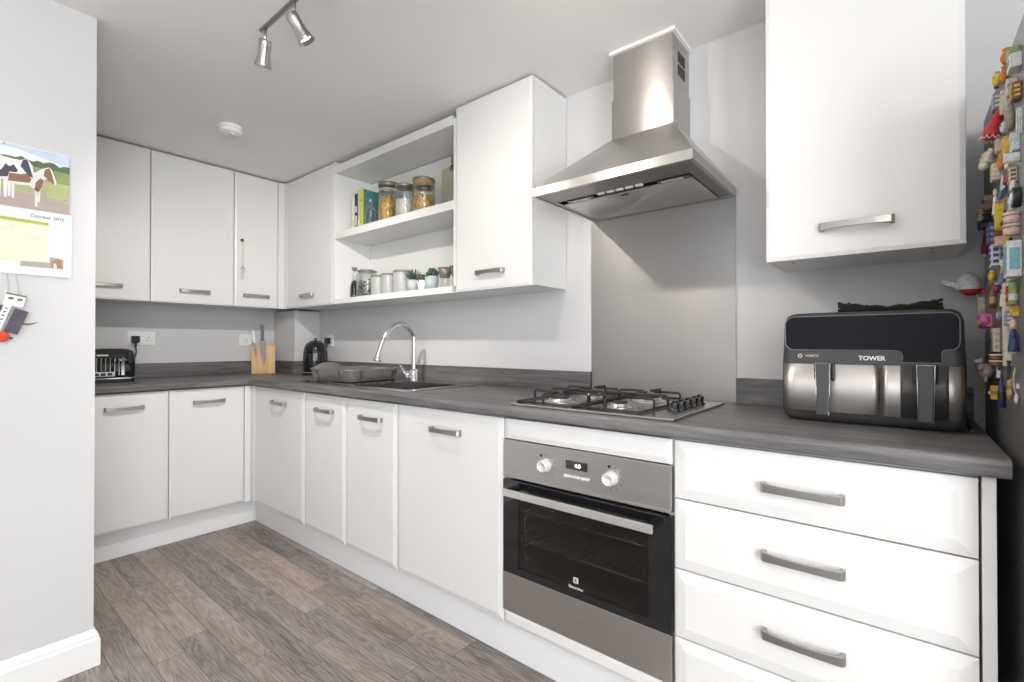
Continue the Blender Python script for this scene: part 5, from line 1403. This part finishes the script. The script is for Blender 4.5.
def magnet(kind, y, T, z0_, z1_, c1, c2, label):
    t = thing('fridge_magnet', label, 'magnet', (FX - 0.0001, y, z0_))
    H = z1_ - z0_; W = max(0.018, min(0.045, H * 0.8))
    # local frame: wall at x=0, sticks out to -x; y from 0 to W (away from the viewer)
    yc = W / 2
    a = bmesh.new(); b = bmesh.new()
    n1, n2 = 'body', 'detail'
    def disc_(bm, r, x0_, x1_, zc_, yy=None, seg=20):
        cyl(bm, (-x0_, yc if yy is None else yy, zc_), (-x1_, yc if yy is None else yy, zc_), r, seg=seg, bev=min(0.001, (x1_ - x0_) * .2))
    if kind == 'house':
        prism(a, [(0, 0), (W, 0), (W, H * .62), (0, H * .62)], 0, -T, 0, bev=0.001)
        prism(b, [(-0.002, H * .6), (W + 0.002, H * .6), (W * .5, H)], 0, -T - 0.0015, 0, bev=0.0008)
        for yy in (0.25, 0.62): box(b, (-T - 0.001, W * yy, H * .2), (-T, W * (yy + .16), H * .45))
        n2 = 'roof'
    elif kind in ('tile', 'box', 'picture'):
        box(a, (-T, 0, 0), (0, W, H), 0.0015)
        if kind == 'picture':
            box(b, (-T - 0.0006, W * .12, H * .12), (-T, W * .88, H * .88)); box(b, (-T * .85, -0.0006, H * .2), (-T * .15, 0.0, H * .8)); n2 = 'picture_print'
        else:
            for k in range(3): box(b, (-T - 0.001, W * .12, H * (.14 + .27 * k)), (-T, W * .88, H * (.30 + .27 * k)), 0.0003)
            for k in range(3): box(b, (-T * .8, -0.0008, H * (.14 + .27 * k)), (-T * .2, 0.0, H * (.28 + .27 * k)))
            n2 = 'pattern'
    elif kind in ('jug', 'bottle', 'can'):
        pr = {'jug': [(0, 0), (.55, 0), (.95, .3), (1, .5), (.7, .75), (.5, .85), (.75, 1), (0, 1)], 'bottle': [(0, 0), (.8, 0), (.85, .55), (.35, .72), (.32, 1), (0, 1)], 'can': [(0, 0), (.8, 0), (.85, .08), (.85, .9), (.75, 1), (0, 1)]}[kind]
        lathe(a, [(r_ * T * .58, z_ * H) for r_, z_ in pr], 18, (-T * .58, T * .58, 0))
        if kind == 'jug': tube(b, [(-T * .58, T * 1.0, H * .75), (-T * .58, T * 1.5, H * .65), (-T * .58, T * 1.1, H * .35)], 0.0018, 8); lathe(b, [(0, H * 1.0), (T * .3, H * 1.0), (0, H * 1.02)], 14, (-T * .58, T * .58, 0)); n2 = 'handle'
        else: lathe(b, [(T * .5, H * .2), (T * .51, H * .22), (T * .51, H * .45), (T * .5, H * .47)], 18, (-T * .58, T * .58, 0)); n2 = 'label_band'
    elif kind == 'fish':
        sphere(a, (-T / 2, W * .45, H * .5), 1, (T / 2, W * .45, H * .40), 16, 10)
        prism(b, [(W * .8, H * .5), (W * 1.15, H * .85), (W * 1.15, H * .15)], 0, -T * .7, -T * .2); prism(b, [(W * .3, H * .84), (W * .6, H * .84), (W * .45, H)], 0, -T * .7, -T * .3)
        sphere(b, (-T * .9, W * .2, H * .6), 0.0015); n2 = 'fins'
    elif kind == 'board':
        k_ = [(W * .5 + W * .32 * math.cos(q_), H * .5 + H * .5 * math.sin(q_)) for q_ in [2 * PI * i / 20 for i in range(20)]]
        prism(a, k_, 0, -T, 0, bev=0.0008); box(b, (-T - 0.0006, W * .46, H * .1), (-T, W * .54, H * .9)); n2 = 'stripe'
    elif kind == 'heart':
        hp = []
        for i in range(28):
            q_ = 2 * PI * i / 28; hp.append((W * .5 + W * .5 * math.sin(q_) ** 3, H * .52 + H * .5 * (13 * math.cos(q_) - 5 * math.cos(2 * q_) - 2 * math.cos(3 * q_) - math.cos(4 * q_)) / 16.0))
        prism(a, hp, 0, -T * .75, 0, bev=0.002); tube(b, [(-T * .3, p[0], p[1]) for p in hp[::2] + hp[:1]], 0.0016, 6); n2 = 'fringe'
        sphere(a, (-T * .6, W * .5, H * .55), 1, (T * .4, W * .3, H * .28))
    elif kind == 'bell':
        Mt = Matrix.Translation((-T * .62, T * .6, 0)) @ Matrix.Rotation(R(14), 4, 'Y')
        lathe(a, [(T * r_, H * z_) for r_, z_ in [(0, .04), (.5, .02), (.62, .08), (.55, .25), (.34, .6), (.22, .8), (.2, .92), (0, 1)]], 22, M=Mt)
        for k in range(12): tube(b, [Mt @ Vector((T * .6 * math.cos(k * PI / 6), T * .6 * math.sin(k * PI / 6), H * .06)), Mt @ Vector((T * .66 * math.cos(k * PI / 6 + .3), T * .66 * math.sin(k * PI / 6 + .3), -H * .06)), Mt @ Vector((T * .58 * math.cos(k * PI / 6 + .5), T * .58 * math.sin(k * PI / 6 + .5), H * .05))], 0.0012, 6, n=3)
        n2 = 'fringe'; box(a, (-T * .3, T * .4, H * .3), (0, T * .8, H * .5))
    elif kind == 'peg':
        box(a, (-T, 0, 0), (-T * .55, 0.007, H), 0.0008); box(a, (-T * .45, 0, 0), (0, 0.007, H), 0.0008)
        tube(b, [(-T * 1.05, -0.0005, H * .6), (-T * .5, -0.0012, H * .62), (0, -0.0005, H * .6)], 0.0008, 6); n2 = 'spring'
    elif kind == 'head':
        sphere(a, (-T * .5, W * .5, H * .6), 1, (T * .5, W * .45, H * .38)); sphere(a, (-T * .75, W * .25, H * .30), 1, (T * .4, W * .3, H * .22)); 
        for yy in (.12, .9): sphere(a, (-T * .35, W * yy, H * .86), 1, (T * .22, W * .14, H * .16), 10, 8)
        sphere(b, (-T * 1.12, W * .22, H * .36), 0.0028); sphere(b, (-T * .92, W * .2, H * .68), 0.0016); sphere(b, (-T * .92, W * .7, H * .68), 0.0016); n2 = 'face_detail'
    elif kind == 'boat':
        prism(a, [(0, H * .2), (W * .2, 0), (W * .8, 0), (W, H * .2)], 0, -T, 0, bev=0.0008); prism(b, [(W * .5, H * .24), (W * .95, H * .26), (W * .5, H)], 0, -T * .7, -T * .3); prism(b, [(W * .44, H * .24), (W * .05, H * .26), (W * .44, H * .8)], 0, -T * .7, -T * .3); n2 = 'sail'
        box(a, (-T * .6, W * .455, H * .1), (-T * .3, W * .495, H))
    elif kind == 'shell':
        for k in range(7):
            q_ = R(25 + k * 22); tube(a, [(-T * .3, W * .5, 0.001), (-T * .7, W * .5 + W * .28 * math.cos(q_), H * .5 * math.sin(q_)), (-T * .35, W * .5 + W * .5 * math.cos(q_), H * math.sin(q_))], 0.0028, 8, n=3)
        sphere(b, (-T * .3, W * .5, 0.002), 0.003); n2 = 'hinge'
    elif kind == 'disc':
        disc_(a, H / 2, 0, T * .8, H / 2); sphere(b, (-T * .8, yc, H * .5), 1, (T * .25, H * .28, H * .28)); n2 = 'relief'
    elif kind in ('doll', 'pig'):
        if kind == 'doll':
            lathe(a, [(0, 0), (.62, 0), (.6, .1), (.42, .55), (.3, .68), (0, .7)] and [(T * .8 * r_, H * z_) for r_, z_ in [(0, 0), (.62, 0), (.6, .1), (.42, .55), (.3, .68), (0, .7)]], 18, (-T * .5, T * .6, 0))
            for s in (-1, 1): tube(a, [(-T * .5, T * .6 + s * T * .25, H * .62), (-T * .6, T * .6 + s * T * .62, H * .42)], T * .13, 8, False)
            sphere(b, (-T * .5, T * .6, H * .83), 1, (T * .34, T * .34, H * .15)); n2 = 'head'
        else:
            sphere(a, (-T * .5, W * .5, H * .45), 1, (T * .5, W * .5, H * .32)); sphere(a, (-T * .8, W * .1, H * .62), 1, (T * .25, W * .25, H * .2))
            for yy in (.25, .75): cyl(a, (-T * .5, W * yy, 0), (-T * .5, W * yy, H * .3), T * .12, seg=10)
            for s in (.3, .6): prism(b, [(W * s, H * .6), (W * (s + .35), H * 1.0), (W * (s + .1), H * .55)], 0, -T * .75, -T * .6)
            sphere(b, (-T * .95, W * -.02, H * .85), 1, (T * .3, W * .3, H * .1)); n2 = 'wings'
    elif kind == 'boot':
        prism(a, [(0, 0), (W, 0), (W, H), (W * .5, H), (W * .5, H * .38), (0, H * .30)], 0, -T, 0, bev=0.003); box(b, (-T - 0.001, W * .46, H * .78), (0, W * 1.02, H * 1.02), 0.002); sphere(b, (-T * .9, W * .2, H * .55), 1, (T * .3, W * .2, H * .2)); n2 = 'cuff'
    elif kind == 'scroll':
        box(a, (-T * .6, 0, H * .08), (0, W, H * .92), 0.001)
        for zz in (.06, .94):
            e_ = bmesh.new(); tube(e_, [(-T * .5, -0.002, H * zz), (-T * .5, W + 0.002, H * zz)], T * .45, 10, False); obj('roller', e_, cm(c2), t)
    elif kind == 'stack':
        for k in range(2): lathe(a, [(0, 0), (.9, 0), (1, .5), (.9, 1), (0, 1)] and [(T * .9 * r_, H * (.05 + .5 * k) + H * .34 * z_) for r_, z_ in [(0, 0), (.9, 0), (1, .5), (.85, 1), (0, 1)]], 20, (-T * .6, T * .9, 0))
        for k in range(2): lathe(b, [(T * .95 * r_, H * (.39 + .5 * k) + H * .12 * z_) for r_, z_ in [(0, 0), (1, 0), (1.02, .5), (.9, 1), (0, 1)]], 20, (-T * .6, T * .9, 0))
        n2 = 'filling'
    elif kind == 'tassel':
        for k in range(9): tube(a, [(-T * .5, T * .6, H * .9), (-T * .5 + T * .35 * math.cos(k * .7), T * .6 + T * .35 * math.sin(k * .7), H * .5), (-T * .5 + T * .42 * math.cos(k * .7), T * .6 + T * .42 * math.sin(k * .7), H * .12)], T * .16, 6, n=3)
        sphere(b, (-T * .5, T * .6, H * .07), T * .3); sphere(a, (-T * .5, T * .6, H * .94), T * .22); n2 = 'bead'
    elif kind == 'ruler':
        box(a, (-T * .9, 0, 0), (0, 0.024, H), 0.001)
        for k in range(16): box(b, (-T * .9 - 0.0004, 0.014, H * (.06 + .056 * k)), (-T * .9, 0.022, H * (.06 + .056 * k) + 0.0012))
        tube(b, [(-T * .92, 0.008, H * .1), (-T * .92, 0.008, H * .9)], 0.0016, 8, False); n2 = 'scale_marks'
    elif kind == 'cap':
        # crown faces the room, peak sticks out towards -x
        R0 = 0.027
        lathe(a, [(R0, .010), (R0 * 1.02, .018), (R0 * .92, .038), (R0 * .6, .052), (R0 * .2, .058), (0, .058)], 26, (-0.034, 0.028, 0))
        pk = [(-0.050, 0.006), (-0.050, 0.050)] + [(-0.052 - 0.032 * math.sin(R(q_)), 0.028 + 0.020 * math.cos(R(q_))) for q_ in range(0, 181, 20)]
        pv = [bm_ for bm_ in ()]
        pk2 = [(-0.052 - 0.034 * math.sin(R(q_)), 0.028 + 0.022 * math.cos(R(q_))) for q_ in range(0, 181, 15)]
        lo_ = [a.verts.new((x, yy, 0.012 + 0.45 * abs(x + 0.052) * 1.0)) for x, yy in pk2]; hi_ = [a.verts.new((x, yy, 0.016 + 0.45 * abs(x + 0.052) + 0.010)) for x, yy in pk2]
        a.faces.new(lo_); a.faces.new(list(reversed(hi_)))
        for i in range(len(pk2)): a.faces.new((lo_[i], hi_[i], hi_[(i + 1) % len(pk2)], lo_[(i + 1) % len(pk2)]))
        lathe(b, [(0, -.004), (R0 * .35, -.006), (R0 * .95, .009), (0, .009)], 24, (-0.028, 0.028, 0)); box(b, (-0.008, 0.015, 0.0), (0, 0.04, 0.012)); n2 = 'red_underside'
    elif kind == 'ball':
        box(a, (-T * .4, 0.006, H * .15), (0.0002, 0.032, H * .85))
        Mt = Matrix.Translation((-T * .5, H * .5, H * .5)) @ Matrix.Rotation(PI / 2, 4, 'Y')
        lathe(a, [(H * .32 + T * .42 * math.cos(R(q_)) * .6, T * .42 * math.sin(R(q_))) for q_ in range(0, 361, 30)], 24, M=Mt)
        lathe(b, [(H * .12, -T * .1), (H * .2, 0), (H * .12, T * .1), (H * .05, 0), (H * .12, -T * .1)], 16, M=Matrix.Translation((-T * .9, H * .35, H * .38)) @ Matrix.Rotation(PI / 2, 4, 'Y')); n2 = 'icing'
    elif kind == 'star':
        sp = []
        for i in range(10):
            rr = H * (.5 if i % 2 == 0 else .24); sp.append((H * .5 + rr * math.sin(i * PI / 5), H * .5 + rr * math.cos(i * PI / 5)))
        prism(a, sp, 0, -T * .8, 0, bev=0.001); sphere(b, (-T * .8, H * .5, H * .5), 1, (T * .25, H * .15, H * .15)); n2 = 'stud'
    elif kind == 'guitar':
        sphere(a, (-T * .5, T * .9, H * .18), 1, (T * .5, T * .95, H * .17)); sphere(a, (-T * .5, T * .9, H * .40), 1, (T * .45, T * .75, H * .13))
        box(b, (-T * .8, T * .7, H * .42), (-T * .4, T * 1.1, H * .92)); box(b, (-T * .85, T * .55, H * .9), (-T * .35, T * 1.25, H), 0.0008); n2 = 'neck'
    elif kind == 'spoon':
        sphere(a, (-T * .4, T * .8, H * .15), 1, (T * .4, T * .8, H * .14)); tube(b, [(-T * .5, T * .8, H * .28), (-T * .8, T * .8, H * .6), (-T * .5, T * .8, H * .98)], T * .2, 8); n2 = 'handle'
    elif kind == 'plaque':
        box(a, (-T, 0, 0), (0, W, H), 0.001)
    if kind in ('jug', 'bottle', 'can', 'doll', 'stack', 'tassel', 'guitar', 'spoon', 'fish', 'head', 'pig', 'shell'):
        box(a, (-T * .5, min(W * .4, T * .5), H * .42), (0, min(W * .4, T * .5) + 0.005, H * .55))
    ba = obj(n1, a, cm(c1), t)
    if len(b.verts): obj(n2, b, cm(c2), t)
    else: b.free()
    return t
for k, y, T, za, zb, c1, c2, lab in MG: magnet(k, y, T, za, zb, c1, c2, lab)

# added uplighter floor lamp, unseen, body for the ceiling fill
t = thing('added_floor_lamp', 'added slim nickel uplighter floor lamp, unseen in the corner behind the camera', 'lamp', (4.75, -3.55, 0.0005))
bm = bmesh.new(); lathe(bm, [(0, 0), (0.14, 0), (0.14, 0.015), (0.13, 0.02), (0, 0.02)], 36); obj('base', bm, NICKEL, t)
bm = bmesh.new(); cyl(bm, (0, 0, 0.02), (0, 0, 1.70), 0.011, seg=16); obj('pole', bm, NICKEL, t)
bm = bmesh.new(); lathe(bm, [(0, 1.70), (0.04, 1.70), (0.15, 1.79), (0.146, 1.79), (0.038, 1.706), (0, 1.706)], 36); obj('shade', bm, NICKEL, t)
